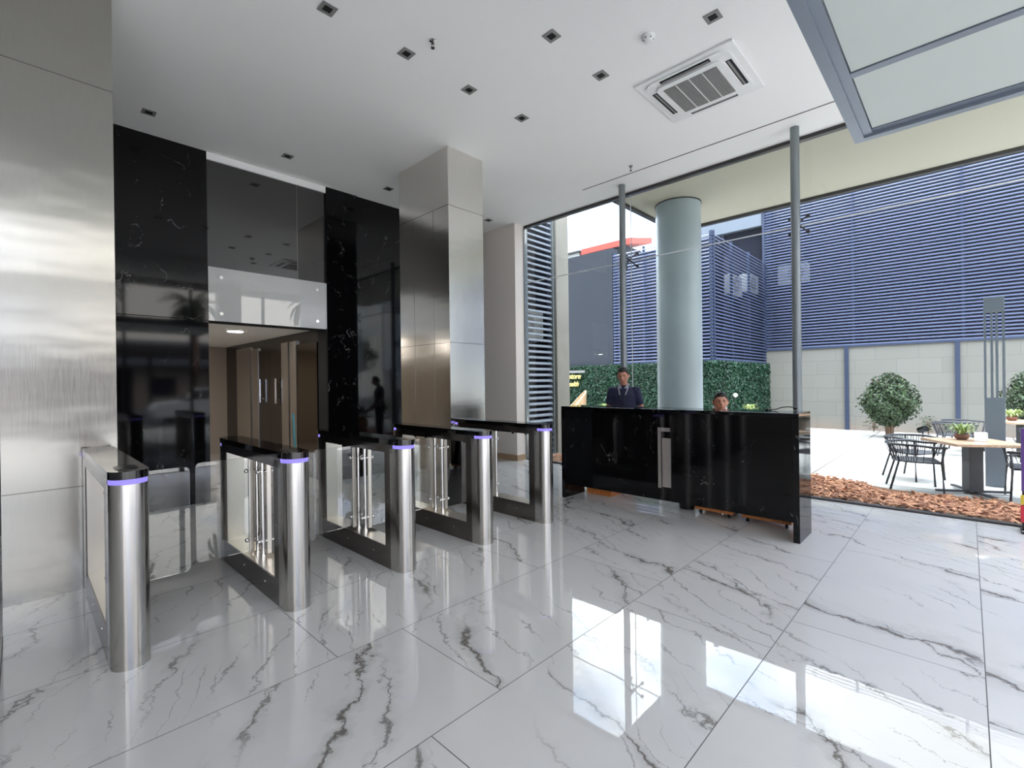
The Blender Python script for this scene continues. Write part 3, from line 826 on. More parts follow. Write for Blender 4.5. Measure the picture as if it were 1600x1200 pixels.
def bush(x, y, r, h, z0, label, n, seed):
    o = thing('round_bush', label, 'bush', (x, y, 0), 0, 'bushes before the block wall')
    rnd = random.Random(seed); m = MB()
    for k in range(9):
        a = 2*PI*k/9+rnd.uniform(-.2, .2); s = rnd.uniform(.25, .6)*r
        m.tube([(x+.05*math.cos(a), y+.05*math.sin(a), 0), (x+.25*s*math.cos(a), y+.25*s*math.sin(a), .3*h), (x+.7*s*math.cos(a), y+.7*s*math.sin(a), .62*h), (x+s*math.cos(a), y+s*math.sin(a), .9*h)], [.035, .028, .018, .008], 6)
    m.build('stems', M['bark'], o, True)
    def smp(rd):
        while True:
            v = Vector((rd.gauss(0, 1), rd.gauss(0, 1), rd.gauss(0, 1))).normalized()
            q = rd.uniform(.62, 1.0)
            if rd.random() < .15: q = rd.uniform(.3, .7)
            zc = z0+(h-z0)*.45
            rr = r*(1.0-.22*max(0, v.z)-.25*max(0, -v.z))
            wob = 1+.14*math.sin(5*math.atan2(v.y, v.x)+7*v.z)+.08*math.sin(9*v.z+3*v.x*5)
            p = Vector((x+v.x*rr*q*wob, y+v.y*rr*q*wob, zc+v.z*(h-zc if v.z > 0 else zc-z0)*q))
            return p, v
    leaves(n, smp, .042 if r < 2 else .3, M['bushl'], 'foliage', o, seed)
bush(15.3, 1.43, .60, 1.66, .26, 'round green bush before the pale block wall', 9000, 5)
bush(15.6, -1.2, .68, 1.75, .3, 'dark green bush cut by the right edge of the photo', 9000, 9)
def tuft(x, y, h, label, nm='weed'):
    o = thing(nm, label, 'plant', (x, y, 0), 0, 'weeds at the foot of the block wall')
    rnd = random.Random(int(x*100)); m = MB()
    for k in range(7):
        a = rnd.uniform(0, 2*PI); q = rnd.uniform(.05, .16)
        m.tube([(x, y, 0), (x+q*.4*math.cos(a), y+q*.4*math.sin(a), h*.6), (x+q*math.cos(a), y+q*math.sin(a), h)], [.008, .006, .003], 5)
    m.build('stems', M['bark'], o)
    leaves(160, lambda r: ((x+r.gauss(0, .10), y+r.gauss(0, .10), r.uniform(.08, h*1.15)), (0, 0, 1)), .035, M['bushl'], 'foliage', o, int(y*100)+50)
tuft(16.6, 1.9, .34, 'small weed left of the round bush')
tuft(16.6, .75, .42, 'small weed right of the round bush')
# garden spotlight
gs = thing('garden_spotlight', 'small black garden spotlight behind the patio chairs', 'lamp', (15.0, .78, 0))
MB().cyl((15.0, .78, 0), (15.0, .78, .22), .015, 8).build('spike', M['black'], gs)
MB().cyl((15.06, .84, .24), (14.95, .72, .30), .075, 14).build('head', M['black'], gs, 'auto')

# bark chip strip along the glass
rnd = random.Random(11); vs, fs = [], []
bmx = MB()
CLEAR = [(8.41, .54, .52), (8.50, -.62, .52), (8.52, -.04, .44), (9.22, -.95, .5)]
def edge(y): return 8.14+max(0, y-.7)*.42 if y < 2.2 else 8.85
N = 5200
for i in range(N):
    y = rnd.uniform(-2.6, 3.0) if i < N*.9 else rnd.uniform(3.0, 6.1)
    x = rnd.uniform(7.01, min(edge(y), 8.85)+rnd.gauss(0, .02))
    if (x-COLC[0])**2+(y-COLC[1])**2 < (COLR+.09)**2: continue
    if any((x-a)**2+(y-b)**2 < r*r for a, b, r in CLEAR): continue
    z = rnd.uniform(.008, .045); l, wd = rnd.uniform(.025, .06), rnd.uniform(.012, .024)
    mat = Matrix.Translation((x, y, z)) @ Matrix.Rotation(rnd.uniform(0, PI), 4, 'Z') @ Matrix.Rotation(rnd.gauss(0, .35), 4, 'X') @ Matrix.Rotation(rnd.gauss(0, .3), 4, 'Y')
    k = len(vs); hh = rnd.uniform(.005, .010)
    for px_, py_, pz_ in ((-l, -wd*.5, 0), (l*.8, -wd, 0), (l, wd*.7, 0), (-l*.7, wd, 0), (-l*.8, -wd*.3, hh), (l*.6, -wd*.6, hh), (l*.7, wd*.4, hh), (-l*.5, wd*.6, hh)):
        vs.append(mat @ Vector((px_, py_, pz_)))
    fs += [(k+4, k+5, k+6, k+7), (k, k+1, k+5, k+4), (k+1, k+2, k+6, k+5), (k+2, k+3, k+7, k+6), (k+3, k, k+4, k+7), (k+3, k+2, k+1, k)]
me = bpy.data.meshes.new('bark_chips'); me.from_pydata(vs, [], fs); me.materials.append(M['chips'])
o = bpy.data.objects.new('bark_chips', me); COL.objects.link(o)
tag(o, 'reddish bark chips strewn along the outside of the glass', 'bark chips', None, 'stuff')
struct(MB().poly([(6.99, -3, .002), (8.12, -3, .002), (8.12, .7, .002), (8.8, 2.1, .002), (8.8, 6.2, .002), (6.99, 6.2, .002)], (0, 0, .008)).build('ground_bed', M['bark']))

# ------------------------------------------------------------------ patio furniture
def make_chair():
    o = thing('patio_chair', '', 'chair', (0, 0, 0), 0, 'charcoal rope chairs on the patio')
    # faces -Y ; seat height .40, arm rail .62
    def ring(z, rx, ry, yo, a0, a1, n=18):
        return [(rx*math.cos(a0+(a1-a0)*k/n), yo+ry*math.sin(a0+(a1-a0)*k/n), z) for k in range(n+1)]
    arm = [(-.30, -.27, .60), (-.31, -.12, .605)]+[(-x, y, z) for x, y, z in ring(.615, .31, .30, 0, 0, PI, 18)][0:]
    arm = [(.285, -.30, .60), (.305, -.14, .605)]+ring(.62, .31, .29, 0, 0, PI)+[(-.305, -.14, .605), (-.285, -.30, .60)]
    MB().tube(arm, .016, 8).build('arm_rail', M['chair'], o, True)
    seat = [(.25, -.25, .395), (.255, -.1, .395)]+ring(.395, .25, .22, 0, 0, PI)+[(-.255, -.1, .395), (-.25, -.25, .395)]
    MB().tube(seat, .012, 8, True).build('seat_frame', M['chair'], o, True)
    MB().poly([(x*.97, y*.97, .39) for x, y, z in seat], (0, 0, .012)).build('seat', M['rope'], o)
    rp = MB()
    for k in range(34):
        tt = k/33; i0 = tt*(len(seat)-1); j = int(min(i0, len(seat)-2)); fr = i0-j
        p0 = Vector(seat[j]).lerp(Vector(seat[j+1]), fr); p1 = Vector(arm[j]).lerp(Vector(arm[j+1]), fr)
        sh = .02*(1 if k % 2 else -1)
        q = p1+Vector((sh, sh*.5, 0))
        rp.cyl(p0, q, .0042, 5)
    rp.build('rope_weave', M['rope'], o)
    for sx in (-1, 1):
        MB().tube([(sx*.29, -.27, .60), (sx*.255, -.25, .395), (sx*.265, -.27, 0)], .0135, 8).build('leg', M['chair'], o, True)
        MB().tube([(sx*.20, .245, .615), (sx*.17, .17, .395), (sx*.21, .27, 0)], .0135, 8).build('leg', M['chair'], o, True)
    return o
ch = make_chair()
chs = [((8.41, .54), (.2, -.98), 'charcoal rope chair nearest the desk, left of the near patio table'),
       ((9.32, .62), (-.55, -.83), 'charcoal rope chair behind the near patio table'),
       ((8.50, -.62), (-.05, 1), 'charcoal rope chair right of the near patio table, nearest the glass'),
       ((9.22, -.95), (-.5, .86), 'charcoal rope chair right of the near patio table, farther from the glass'),
       ((12.55, .22), (.25, -.97), 'far charcoal rope chair left of the grey totem, nearer one'),
       ((13.35, .10), (-.3, -.95), 'far charcoal rope chair left of the grey totem, farther one'),
       ((12.3, -1.0), (.3, .95), 'far charcoal rope chair under the second patio table')]
for i, ((x, y), (fx, fy), lab) in enumerate(chs):
    c = ch if i == 0 else copy_tree(ch)
    c.location = (x, y, 0); c.rotation_euler = (0, 0, math.atan2(fx, -fy)); c['label'] = lab
def make_table():
    o = thing('patio_table', '', 'table', (0, 0, 0), 0, 'square wooden patio tables')
    MB().box(-.38, .38, -.38, .38, .645, .68, .006).build('table_top', M['tabletop'], o)
    MB().box(-.075, .075, -.075, .075, .03, .645, .004).build('pedestal', M['chair'], o)
    for k in range(4):
        a = k*PI/2
        MB().box(.07*math.cos(a)+.16*math.cos(a)-.17*abs(math.cos(a))-.022*abs(math.sin(a)), .07*math.cos(a)+.16*math.cos(a)+.17*abs(math.cos(a))+.022*abs(math.sin(a)),
                 .23*math.sin(a)-.17*abs(math.sin(a))-.022*abs(math.cos(a)), .23*math.sin(a)+.17*abs(math.sin(a))+.022*abs(math.cos(a)), .02, .045).build('foot', M['chair'], o)
    MB().box(-.06, .06, -.06, .06, 0, .02).build('foot_pad', M['chair'], o)
    return o
tb = make_table()
tbs = [((8.52, -.04), .52, 'square wooden patio table nearest the glass'),
       ((12.9, -.75), .5, 'square wooden patio table behind the grey totem'),
       ((12.9, 3.95), .75, 'wooden patio table seen over the right part of the desk'),
       ((11.5, 7.35), .3, 'wooden patio table seen over the left end of the desk')]
for i, ((x, y), r, lab) in enumerate(tbs):
    c = tb if i == 0 else copy_tree(tb)
    c.location = (x, y, 0); c.rotation_euler = (0, 0, r); c['label'] = lab
def make_plant():
    o = thing('potted_plant', '', 'plant', (0, 0, 0), 0, 'small potted plants on the patio tables')
    MB().lathe([(.045, 0), (.07, .02), (.08, .05), (.07, .075), (.06, .075), (.055, .06)], (0, 0), 18).build('pot', M['pot'], o, True)
    m = MB(); rd = random.Random(4)
    for k in range(95):
        a = rd.uniform(0, 2*PI); q = rd.uniform(.05, .20); h = rd.uniform(.10, .21)
        c, s = math.cos(a), math.sin(a); wdt = .0065
        P_ = [Vector((.02*c+q*t_*c, .02*s+q*t_*s, .06+h*(1-(1-t_)**2)*1.0-.09*t_**3)) for t_ in (0, .35, .7, 1)]
        n_ = Vector((-s, c, 0))
        for u, (A, B) in enumerate(zip(P_, P_[1:])):
            w0, w1 = wdt*(1, 1.1, .8)[u], wdt*(1.1, .8, .1)[u]
            m.poly([A-n_*w0, A+n_*w0, B+n_*w1, B-n_*w1])
    m.build('leaves', M['potleaf'], o)
    return o
pl = make_plant()
pls = [((8.66, .06, .681), 'pale green potted plant on the patio table nearest the glass'),
       ((12.95, -.60, .681), 'pale green potted plant on the table behind the totem'),
       ((12.9, 4.0, .681), 'pale green potted plant seen over the right part of the desk'),
       ((11.5, 7.42, .681), 'pale green potted plant seen over the left end of the desk')]
for i, (p, lab) in enumerate(pls):
    c = pl if i == 0 else copy_tree(pl)
    c.location = p; c['label'] = lab
def napkin(x, y, z, r, label):
    o = thing('napkin_holder', label, 'napkin holder', (x, y, z), 0, 'napkin holders on the patio tables')
    MB().box(x-.055, x+.055, y-.035, y-.027, z, z+.12, .003).box(x-.055, x+.055, y+.027, y+.035, z, z+.12, .003).box(x-.055, x+.055, y-.035, y+.035, z, z+.006).build('holder', M['chrome'], o)
    MB().box(x-.05, x+.05, y-.026, y+.026, z+.007, z+.115).build('napkins', M['white'], o)
    o.rotation_euler = (0, 0, r)
napkin(8.50, -.12, .681, .7, 'napkin holder beside the plant on the near patio table')
napkin(12.72, -.86, .681, .7, 'napkin holder beside the plant on the table behind the totem')
# totem
tm = thing('totem', 'tall grey slotted metal totem behind the near patio table', 'totem', (9.3, -.27, 0))
MB().box(9.24, 9.36, -.37, -.17, 0, 1.22, .004).build('lower_box', M['greymetal'], tm)
for y in (-.18, -.245, -.295, -.36):
    MB().box(9.25, 9.35, y-.012, y+.012, 1.22, 2.40).build('upright_bar', M['greymetal'], tm)
MB().box(9.24, 9.36, -.37, -.17, 2.40, 2.60, .004).build('cap', M['greymetal'], tm)
# rattan chair
rt = thing('rattan_chair', 'pale rattan lounge chair with high rounded back before the green wall', 'chair', (11.55, 8.62, 0), 0)
m = MB()
prof = []
n = 14
for k in range(n+1):
    a = -PI*.62+PI*1.24*k/n
    hgt = .62+.62*max(0, math.cos(a*.85))**1.2
    prof.append((a, hgt))
for (a, h), (b, h2) in zip(prof, prof[1:]):
    for r0, dr in ((.40, .025),):
        p = lambda an, z, r: Vector((11.55+r*math.cos(an-.81)*1.0, 8.62+r*math.sin(an-.81), z))
        m.poly([p(a, .30, r0), p(b, .30, r0), p(b, h2, r0+.04), p(a, h, r0+.04)], p(a, .3, r0+dr)-p(a, .3, r0))
m.build('back_shell', M['rattan'], rt)
MB().cyl((11.55, 8.62, .26), (11.55, 8.62, .40), .40, 24).build('seat', M['rattan'], rt, 'auto')
MB().tube([(11.55+.44*math.cos(a-.81), 8.62+.44*math.sin(a-.81), h) for a, h in prof], .02, 8).build('rim', M['rattan'], rt, True)
for k in range(4):
    a = PI/4+k*PI/2; MB().cyl((11.55+.30*math.cos(a), 8.62+.30*math.sin(a), 0), (11.55+.28*math.cos(a), 8.62+.28*math.sin(a), .27), .02, 8).build('leg', M['rattan'], rt)
# neon sign on the green wall
def neon():
    o = thing('neon_sign', 'yellow neon script sign on the green wall', 'sign', (XN-.16, 9.4, 1.6))
    for txt, yy, zz, sz in (('Restore', 9.57, 1.62, .23), ('your health', 9.86, 1.38, .21)):
        c = bpy.data.curves.new('lettering', 'FONT'); c.body = txt; c.size = sz; c.shear = .35; c.extrude = .008; c.bevel_depth = .004; c.space_character = .95
        ob = bpy.data.objects.new('tmp', c); COL.objects.link(ob)
        me = bpy.data.meshes.new_from_object(ob.evaluated_get(bpy.context.evaluated_depsgraph_get())); bpy.data.objects.remove(ob)
        me.materials.clear(); me.materials.append(M['neon'])
        ob = bpy.data.objects.new('lettering', me); COL.objects.link(ob)
        ob.parent = o; ob.rotation_euler = (PI/2, 0, -PI/2); ob.location = Vector((XN-.17, yy, zz))-o.location
    MB().box(XN-.155, XN-.145, 8.70, 9.6, 1.80, 1.88).build('mounting_bar', M['acgrey'], o)
neon()
for (y, z, lab) in ((4.35, 1.10, 'small white globe light on the green wall right of the wide column'), (7.35, 1.05, 'small white globe light on the green wall left of the standing man')):
    if y > YJ: p = (XN-.16, y, z)
    else: p = (13.6, YJ-.17, z)
    o = thing('globe_light', lab, 'lamp', p, 0, 'globe lights on the green wall')
    MB().ball(p, .055).build('globe', M['bulb'], o, True)
    q = Vector(p)+(Vector((.1, 0, 0)) if y > YJ else Vector((0, .1, 0)))
    MB().cyl(p, q, .02, 8).build('socket', M['white'], o)
# teal broom behind the second gate, poster stand at the right edge
br = thing('broom', 'teal broom handle standing behind the second speed gate', 'broom', (2.62, 6.6, 0))
MB().cyl((2.62, 6.6, .10), (2.60, 6.66, 1.12), .014, 10).build('handle', M['teal'], br, 'auto')
MB().box(2.47, 2.77, 6.57, 6.63, .06, .11, .006).build('head', M['teal'], br)
MB().box(2.48, 2.76, 6.575, 6.625, 0, .06).build('bristles', M['black'], br)
ps = thing('poster_stand', 'coloured poster stand cut by the right edge of the photo', 'stand', (6.72, -.5, 0))
MB().tube([(6.62, -.365, .012), (6.80, -.365, .012), (6.80, -.845, .012), (6.62, -.845, .012)], .012, 8, True).build('foot_frame', M['darkrail'], ps, True)
for y in (-.385, -.825): MB().cyl((6.72, y, .012), (6.72, y, 1.0), .012, 8).build('upright', M['darkrail'], ps)
MB().box(6.69, 6.705, -.815, -.368, .40, 1.0).build('poster', M['purple'], ps)
MB().box(6.68, 6.705, -.815, -.362, .27, .36).build('band', M['yellow'], ps)
MB().box(6.68, 6.705, -.815, -.362, .10, .26).build('box', M['redp'], ps)
# thin arm on the desk top
dlp = thing('gooseneck_arm', 'thin black curved arm on the right end of the desk top', 'desk accessory', (5.30, 1.420, ZT))
MB().tube([(5.30, 1.460, ZT+.008), (5.30, 1.400, ZT+.012), (5.30, 1.340, ZT+.035), (5.30, 1.280, ZT+.042), (5.30, 1.240, ZT+.036)], .005, 6).build('neck', M['black'], dlp, True)
MB().ball((5.30, 1.225, ZT+.026), .016, (1, 1.2, .8)).build('head', M['black'], dlp, True)
MB().cyl((5.30, 1.470, ZT+.0005), (5.30, 1.470, ZT+.012), .03, 16).build('base', M['black'], dlp, 'auto')

# ================================================================== PEOPLE
def evaluated(mb, voxel, smooth=3):
    """one continuous skin over everything collected in mb"""
    me = bpy.data.meshes.new('tmp'); bmesh.ops.recalc_face_normals(mb.bm, faces=mb.bm.faces[:]); mb.bm.to_mesh(me); mb.bm.free()
    ob = bpy.data.objects.new('tmp', me); COL.objects.link(ob)
    r = ob.modifiers.new('r', 'REMESH'); r.mode = 'VOXEL'; r.voxel_size = voxel
    s = ob.modifiers.new('s', 'SMOOTH'); s.iterations = smooth; s.factor = .5
    dg = bpy.context.evaluated_depsgraph_get()
    out = bpy.data.meshes.new_from_object(ob.evaluated_get(dg))
    bpy.data.objects.remove(ob)
    return out
def put(me, name, m, parent):
    me.name = name; me.materials.clear(); me.materials.append(m)
    for p in me.polygons: p.use_smooth = True
    o = bpy.data.objects.new(name, me); COL.objects.link(o); o.parent = parent
    return o
def loft(mb, rings, n=24):
    """rings of (z, rx, ry, yoff)"""
    R = [[mb.bm.verts.new((rx*math.cos(2*PI*k/n), yo+ry*math.sin(2*PI*k/n), z)) for k in range(n)] for z, rx, ry, yo in rings]
    for A, B in zip(R, R[1:]):
        for k in range(n): mb.bm.faces.new((A[k], A[(k+1) % n], B[(k+1) % n], B[k]))
    mb.bm.faces.new(R[0][::-1]); mb.bm.faces.new(R[-1])
def limb(mb, pts, rs):
    for (a, b), (r0, r1) in zip(zip(pts, pts[1:]), zip(rs, rs[1:])):
        a, b = Vector(a), Vector(b); mb.tube([a.lerp(b, t/4) for t in range(5)], [r0+(r1-r0)*t/4 for t in range(5)], 14)
    for p, r in zip(pts, rs): mb.ball(p, r*.99, u=14, v=10)
def hand(mb, wrist, d, pn, thumb):
    """palm from wrist along d, palm facing pn, thumb towards `thumb`; five separate bent fingers"""
    w, d, pn, t = Vector(wrist), Vector(d).normalized(), Vector(pn).normalized(), Vector(thumb).normalized()
    for k in range(4):
        s = (k-1.5)*.020
        limb(mb, [w+t*(s*-.6), w+d*.045-t*s, w+d*.085-t*s], [.015, .014, .0115])
        L = (.062, .074, .070, .054)[k]; b = w+d*.085-t*s
        limb(mb, [b, b+d*L*.5+pn*.006, b+d*L*.82+pn*.020, b+d*L*.95+pn*.036], [.0100, .0092, .0084, .0072])
    b = w+d*.025+t*.022
    limb(mb, [b, b+d*.022+t*.020, b+d*.050+t*.030+pn*.012, b+d*.070+t*.030+pn*.022], [.014, .0115, .0100, .0085])
def person(name, label, pose, loc, facing, scale, top_mat, collar_mat, tilt, lanyard):
    P = thing(name, label, 'person')
    dz = 0 if pose == 'stand' else -.325
    hx = Matrix.Translation((0, -.03, 1.487+dz) if pose == 'stand' else (0, -.085, 1.42+dz)) @ Matrix.Rotation(tilt, 4, 'X') @ Matrix.Translation((0, -.012, .135))
    b = MB()
    T = lambda z: z+dz
    loft(b, [(T(.84), .150, .105, .01), (T(.92), .165, .115, .01), (T(1.05), .145, .100, 0), (T(1.18), .155, .105, -.005), (T(1.32), .180, .112, -.005), (T(1.40), .160, .095, 0), (T(1.445), .105, .07, .005), (T(1.49), .058, .056, .0)])
    b.tube([(0, .005, T(1.44)), (0, -.02, T(1.50)), hx @ Vector((0, .01, -.05))], [.062, .056, .054], 16)
    # head
    hb = bmesh.new(); bmesh.ops.create_uvsphere(hb, u_segments=32, v_segments=24, radius=1)
    for v in hb.verts:
        x, y, z = v.co
        jaw = max(0, -z)
        X = x*.083*(1-.34*jaw**1.6); Y = y*.096*(1-(.18*jaw if y > 0 else .10*jaw)); Z = z*.122
        if y < -.5 and z < 0: Y -= .006*jaw
        if y < -.55 and .12 < z < .34: Y -= .004
        if y < -.6 and .0 < z < .16 and .18 < abs(x) < .55: Y += .009
        v.co = hx @ Vector((X, Y, Z))
    hm = bpy.data.meshes.new('h'); hb.to_mesh(hm); hb.free(); b.mesh(hm)
    for a, c, r0, r1 in (((0, -.088, .022), (0, -.112, -.018), .010, .016), ((-.012, -.096, -.022), (.012, -.096, -.022), .011, .011)):
        b.tube([hx @ Vector(a), hx @ Vector(c)], [r0, r1], 10); b.ball(hx @ Vector(c), r1*.95)
    b.tube([hx @ Vector((-.024, -.082, -.055)), hx @ Vector((0, -.092, -.053)), hx @ Vector((.024, -.082, -.055))], .0085, 8)
    for s in (-1, 1):
        b.ball(hx @ Vector((s*.087, .006, -.004)), .03, (.32, .62, 1.05))
    # arms
    for s in (-1, 1):
        if pose == 'stand': A = [(s*.178, 0, T(1.385)), (s*.245, .03, T(1.13)), (s*.195, -.22, T(.905))]; d = (-s*.25, -.9, -.30)
        else: A = [(s*.178, 0, T(1.385)), (s*.265, -.03, .765), (s*.15, -.27, .818)]; d = (-s*.35, -.9, -.05)
        limb(b, A, [.058, .043, .028]); b.ball((s*.165, 0, T(1.385)), .068)
        hand(b, A[2], d, (0, -.15, -1), (-s, -.2, .25))
    # legs
    for s in (-1, 1):
        if pose == 'stand': L = [(s*.085, 0, .90), (s*.095, -.01, .49), (s*.10, .02, .09)]
        else: L = [(s*.085, .02, T(.90)), (s*.12, -.38, .525), (s*.13, -.30, .09)]
        limb(b, L, [.088, .060, .040]); limb(b, [L[2], (L[2][0], L[2][1]-.14, .035)], [.038, .030])
    body = put(evaluated(b, .0075, 2), 'body', M['skin'], P)
    # clothing
    c = MB()
    loft(c, [(T(.88), .178, .128, .008), (T(.95), .180, .130, .008), (T(1.05), .165, .120, 0), (T(1.18), .172, .122, -.005), (T(1.32), .196, .128, -.005), (T(1.395), .178, .112, 0), (T(1.43), .135, .092, .004), (T(1.46), .095, .076, .005), (T(1.482), .074, .068, .005)])
    for s in (-1, 1):
        e = Vector((s*.245, .03, T(1.13))) if pose == 'stand' else Vector((s*.265, -.03, .765))
        sh = Vector((s*.172, 0, T(1.38))); m_ = sh.lerp(e, .64)
        limb(c, [tuple(sh), tuple(m_)], [.077, .068])
    put(evaluated(c, .009, 3), 'polo_shirt' if lanyard else 'shirt', top_mat, P)
    c = MB()
    for s in (-1, 1):
        c.poly([(s*.012, -.085, T(1.415)), (s*.055, -.088, T(1.425)), (s*.082, -.03, T(1.482)), (s*.070, .0, T(1.505)), (s*.055, -.040, T(1.49))], (0, -.007, .004))
    c.tube([(.078*math.cos(a), .005+.073*math.sin(a), T(1.478)+.012*math.sin(a)) for a in [PI*k/12 for k in range(13)]], .012, 8)
    put_ = c.build('collar', collar_mat, P, 'auto')
    c = MB()
    for s in (-1, 1):
        if pose == 'stand': L = [(s*.085, 0, .90), (s*.095, -.01, .49), (s*.10, .02, .10)]
        else: L = [(s*.085, .02, T(.90)), (s*.12, -.38, .525), (s*.13, -.30, .10)]
        limb(c, L, [.104, .078, .060])
    loft(c, [(T(.80) if pose == 'stand' else T(.83), .160, .125, .01), (T(.88), .176, .127, .01), (T(.93), .170, .124, .008)])
    put(evaluated(c, .010, 2), 'trousers', M['trouser'], P)
    for s in (-1, 1):
        y = .02 if pose == 'stand' else -.30; x = s*(.10 if pose == 'stand' else .13)
        sh = MB(); sh.ball((x, y-.06, .045), .05, (.95, 2.6, .9), 20, 12).box(x-.047, x+.047, y-.185, y+.07, 0, .025, .01)
        sh.build('shoe', M['black'], P, 'auto')
    # hair cap
    hb = bmesh.new(); bmesh.ops.create_uvsphere(hb, u_segments=36, v_segments=28, radius=1)
    rd = random.Random(3); kill = []
    for v in hb.verts:
        x, y, z = v.co
        lim = .56 if y < -.40 else (.10 if y < .05 else -.35)
        if y < -.40 and abs(x) > .55: lim = .34
        if z < lim: kill.append(v); continue
        k = 1.05+.09*max(0, z)**2+rd.uniform(-.02, .02)
        v.co = hx @ Vector((x*.085*k, y*.098*k, z*.122*k))
    bmesh.ops.delete(hb, geom=kill, context='VERTS')
    ex = bmesh.ops.extrude_face_region(hb, geom=hb.faces[:])
    cen = hx @ Vector((0, 0, 0))
    for v in [g for g in ex['geom'] if isinstance(g, bmesh.types.BMVert)]: v.co = cen+(v.co-cen)*.90
    hm = bpy.data.meshes.new('hair'); bmesh.ops.recalc_face_normals(hb, faces=hb.faces[:]); hb.to_mesh(hm); hb.free()
    put(hm, 'hair', M['hair'], P)
    for s in (-1, 1):
        MB().ball(hx @ Vector((s*.029, -.0855, .012)), .0085, (1.25, .6, .75)).build('eye', M['eye'], P, True)
        MB().tube([hx @ Vector((s*.014, -.094, .032)), hx @ Vector((s*.030, -.093, .038)), hx @ Vector((s*.046, -.083, .034))], .0042, 6).build('eyebrow', M['hair'], P, True)
    MB().tube([hx @ Vector((-.022, -.0895, -.056)), hx @ Vector((0, -.0985, -.055)), hx @ Vector((.022, -.0895, -.056))], .0045, 6).build('lips', M['lip'], P, True)
    if lanyard:
        l = MB()
        for s in (-1, 1):
            l.poly([(s*.066, -.06, T(1.468)), (s*.086, -.062, T(1.455)), (s*.05, -.138, T(1.33)), (s*.034, -.140, T(1.33))], (0, -.003, 0))
        l.build('lanyard', M['greyt'], P)
        l = MB()
        for s in (-1, 1): l.poly([(s*.047, -.1405, T(1.33)), (.008*s, -.148, T(1.12)), (-.004*s, -.150, T(1.12)), (s*.037, -.1415, T(1.33))], (0, -.003, 0))
        l.build('strap', M['black'], P)
        MB().box(-.03, .03, -.150, -.145, T(1.02), T(1.12), .001).build('badge', M['white'], P)
    P.location = loc; P.rotation_euler = (0, 0, math.atan2(facing[0], -facing[1])); P.scale = (scale,)*3
    return P
person('person', 'man standing behind the desk in navy polo shirt with grey collar, looking down', 'stand', (6.27, 3.70, 0), (-.93, -.36), .985, M['navy'], M['greyt'], math.radians(16), True)
person('person', 'man in white shirt seated behind the desk, only his head showing', 'sit', (6.22, 2.29, 0), (-.90, -.44), 1.0, M['shirtw'], M['shirtw'], math.radians(4), False)
# office chair under the seated man
oc = thing('office_chair', 'black office chair under the man in the white shirt', 'chair', (6.26, 2.29, 0))
X, Y = 6.26, 2.30
MB().box(X-.22, X+.22, Y-.23, Y+.23, .37, .41, .015).build('seat', M['black'], oc)
MB().cyl((X, Y, .10), (X, Y, .37), .025, 12).build('gas_lift', M['chrome'], oc, 'auto')
for k in range(5):
    a = 2*PI*k/5+.3; e = (X+.20*math.cos(a), Y+.20*math.sin(a))
    MB().tube([(X, Y, .11), (*e, .075)], [.022, .014], 8).build('base_arm', M['black'], oc)
    MB().cyl((e[0]-.012, e[1], .03), (e[0]+.012, e[1], .03), .03, 14).cyl((*e, .03), (*e, .075), .008, 8).build('caster', M['black'], oc, 'auto')
MB().box(X+.265, X+.29, Y-.20, Y+.20, .50, .90, .01).build('backrest', M['black'], oc)
MB().tube([(X+.1, Y, .36), (X+.29, Y, .37), (X+.31, Y, .50), (X+.305, Y, .60)], .015, 8).build('back_bracket', M['black'], oc)

# ================================================================== STREET BEHIND THE CAMERA (seen in the polished walls)
hb_ = thing('street_house', 'low house with pitched roof across the street, seen only as a reflection', 'house', (9, -27, -.05))
MB().box(-6, 22, -30, -27, -.05, 3.0).build('wall', M['lobbyw'], hb_)
MB().poly([(-7, -26.2, 2.9), (23, -26.2, 2.9), (23, -31, 5.0), (-7, -31, 5.0)], (0, 0, .15)).build('roof', M['greywall'], hb_)
for x in (-4, -.5, 3, 6.5, 10, 13.5, 17): MB().box(x, x+1.4, -26.98, -26.9, .9, 2.2).build('window', M['void'], hb_)
ks = thing('street_shelter', 'flat roofed shelter across the street, seen only as a reflection', 'shelter', (5.2, -18, -.05))
MB().box(.5, 9.6, -20, -16.5, 3.2, 3.75).build('roof', M['darkrail'], ks)
for x in (1.0, 5.0, 9.2): MB().box(x-.08, x+.08, -18.1, -17.9, -.05, 3.2).build('post', M['darkrail'], ks)
MB().box(.8, 4.5, -19.9, -19.7, -.05, 2.6).build('back_panel', M['void'], ks)
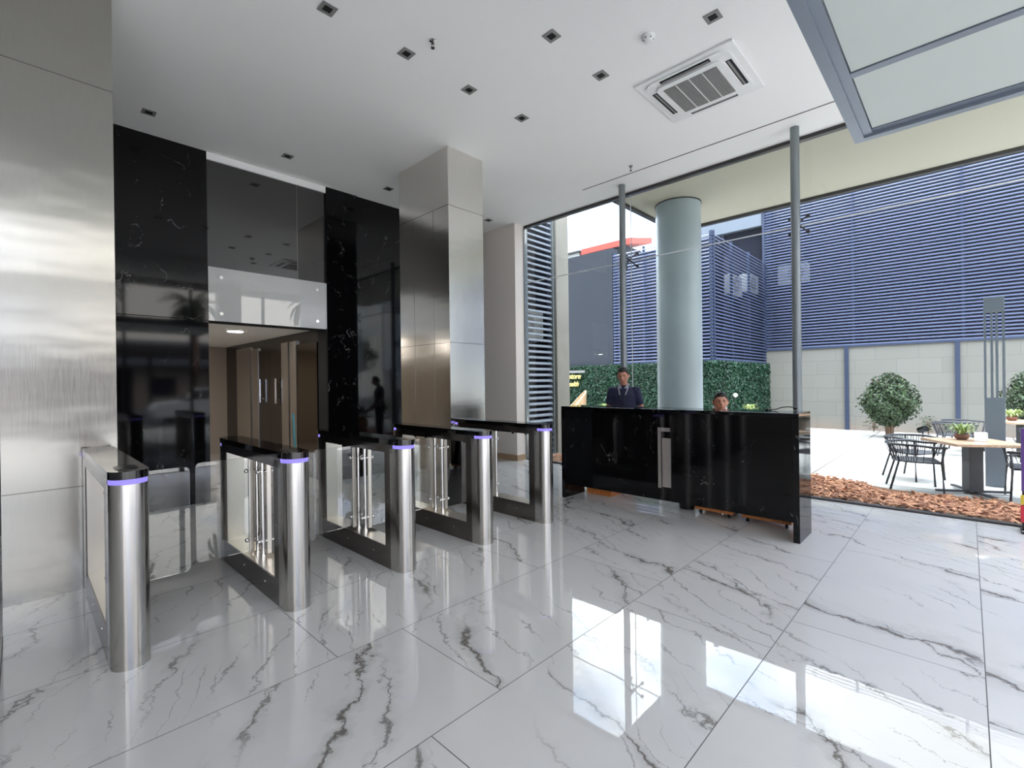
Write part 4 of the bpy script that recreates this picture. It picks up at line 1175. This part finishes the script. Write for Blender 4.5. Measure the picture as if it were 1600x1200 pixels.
def palm(x, y, h, lab, seed):
    o = thing('palm_tree', lab, 'tree', (x, y, -.05), 0, 'palms along the street')
    MB().tube([(x, y, -.05), (x+.08, y, h*.5), (x, y, h)], [.2, .16, .14], 10).build('trunk', M['bark'], o, True)
    m = MB(); rd = random.Random(seed)
    for k in range(30):
        a = rd.uniform(0, 2*PI); e = rd.uniform(-.5, 1.0); L = rd.uniform(1.3, 1.9); c, s_ = math.cos(a), math.sin(a)
        p0 = Vector((x, y, h)); q = p0
        for j in range(6):
            d = Vector((c*math.cos(e), s_*math.cos(e), math.sin(e)))
            q2 = q+d*L/6; sd = Vector((-s_, c, 0))*(.22*(1-abs(j-2.2)/4.5))
            m.poly([q-sd, q+sd, q2+sd*.9-Vector((0, 0, .03)), q2-sd*.9-Vector((0, 0, .03))]); q = q2; e -= .28
    m.build('fronds', M['bushl'], o)
palm(6.2, -14, 5.6, 'palm tree across the street beside the shelter, seen only as a reflection', 1)
palm(2.4, -15, 6.2, 'palm tree across the street left of the shelter, seen only as a reflection', 2)
palm(12.0, -14, 6.4, 'palm tree across the street right of the shelter, seen only as a reflection', 3)
bush(16.5, -21, 3.4, 6.6, 1.6, 'large round street tree, seen only as a reflection', 4200, 21)
car = thing('parked_car', 'white parked hatchback on the street, seen only as a reflection', 'car', (5.9, -10.5, -.05))
b = MB()
prof = [(-2.0, .30), (-2.05, .62), (-1.9, .86), (-1.0, .96), (-.55, 1.0), (1.65, .98), (2.0, .86), (2.05, .40), (1.95, .28)]
b.poly([(5.9+x, -11.3, z-.05) for x, z in prof], (0, 1.6, 0)).build('car_body', M['white'], car)
MB().poly([(5.9+x, -11.2, z-.05) for x, z in ((-1.0, .97), (-.35, 1.42), (1.0, 1.46), (1.75, .98))], (0, 1.4, 0)).build('cabin', M['darkglass'], car)
MB().poly([(5.9+x, -11.15, z-.05) for x, z in ((-.38, 1.42), (-.3, 1.47), (.95, 1.50), (1.05, 1.45))], (0, 1.3, 0)).build('roof', M['white'], car)
for x in (-1.25, 1.3):
    for y in (-11.28, -9.90): MB().cyl((5.9+x, y-.09, .27), (5.9+x, y+.19, .27), .32, 20).build('wheel', M['black'], car, 'auto')
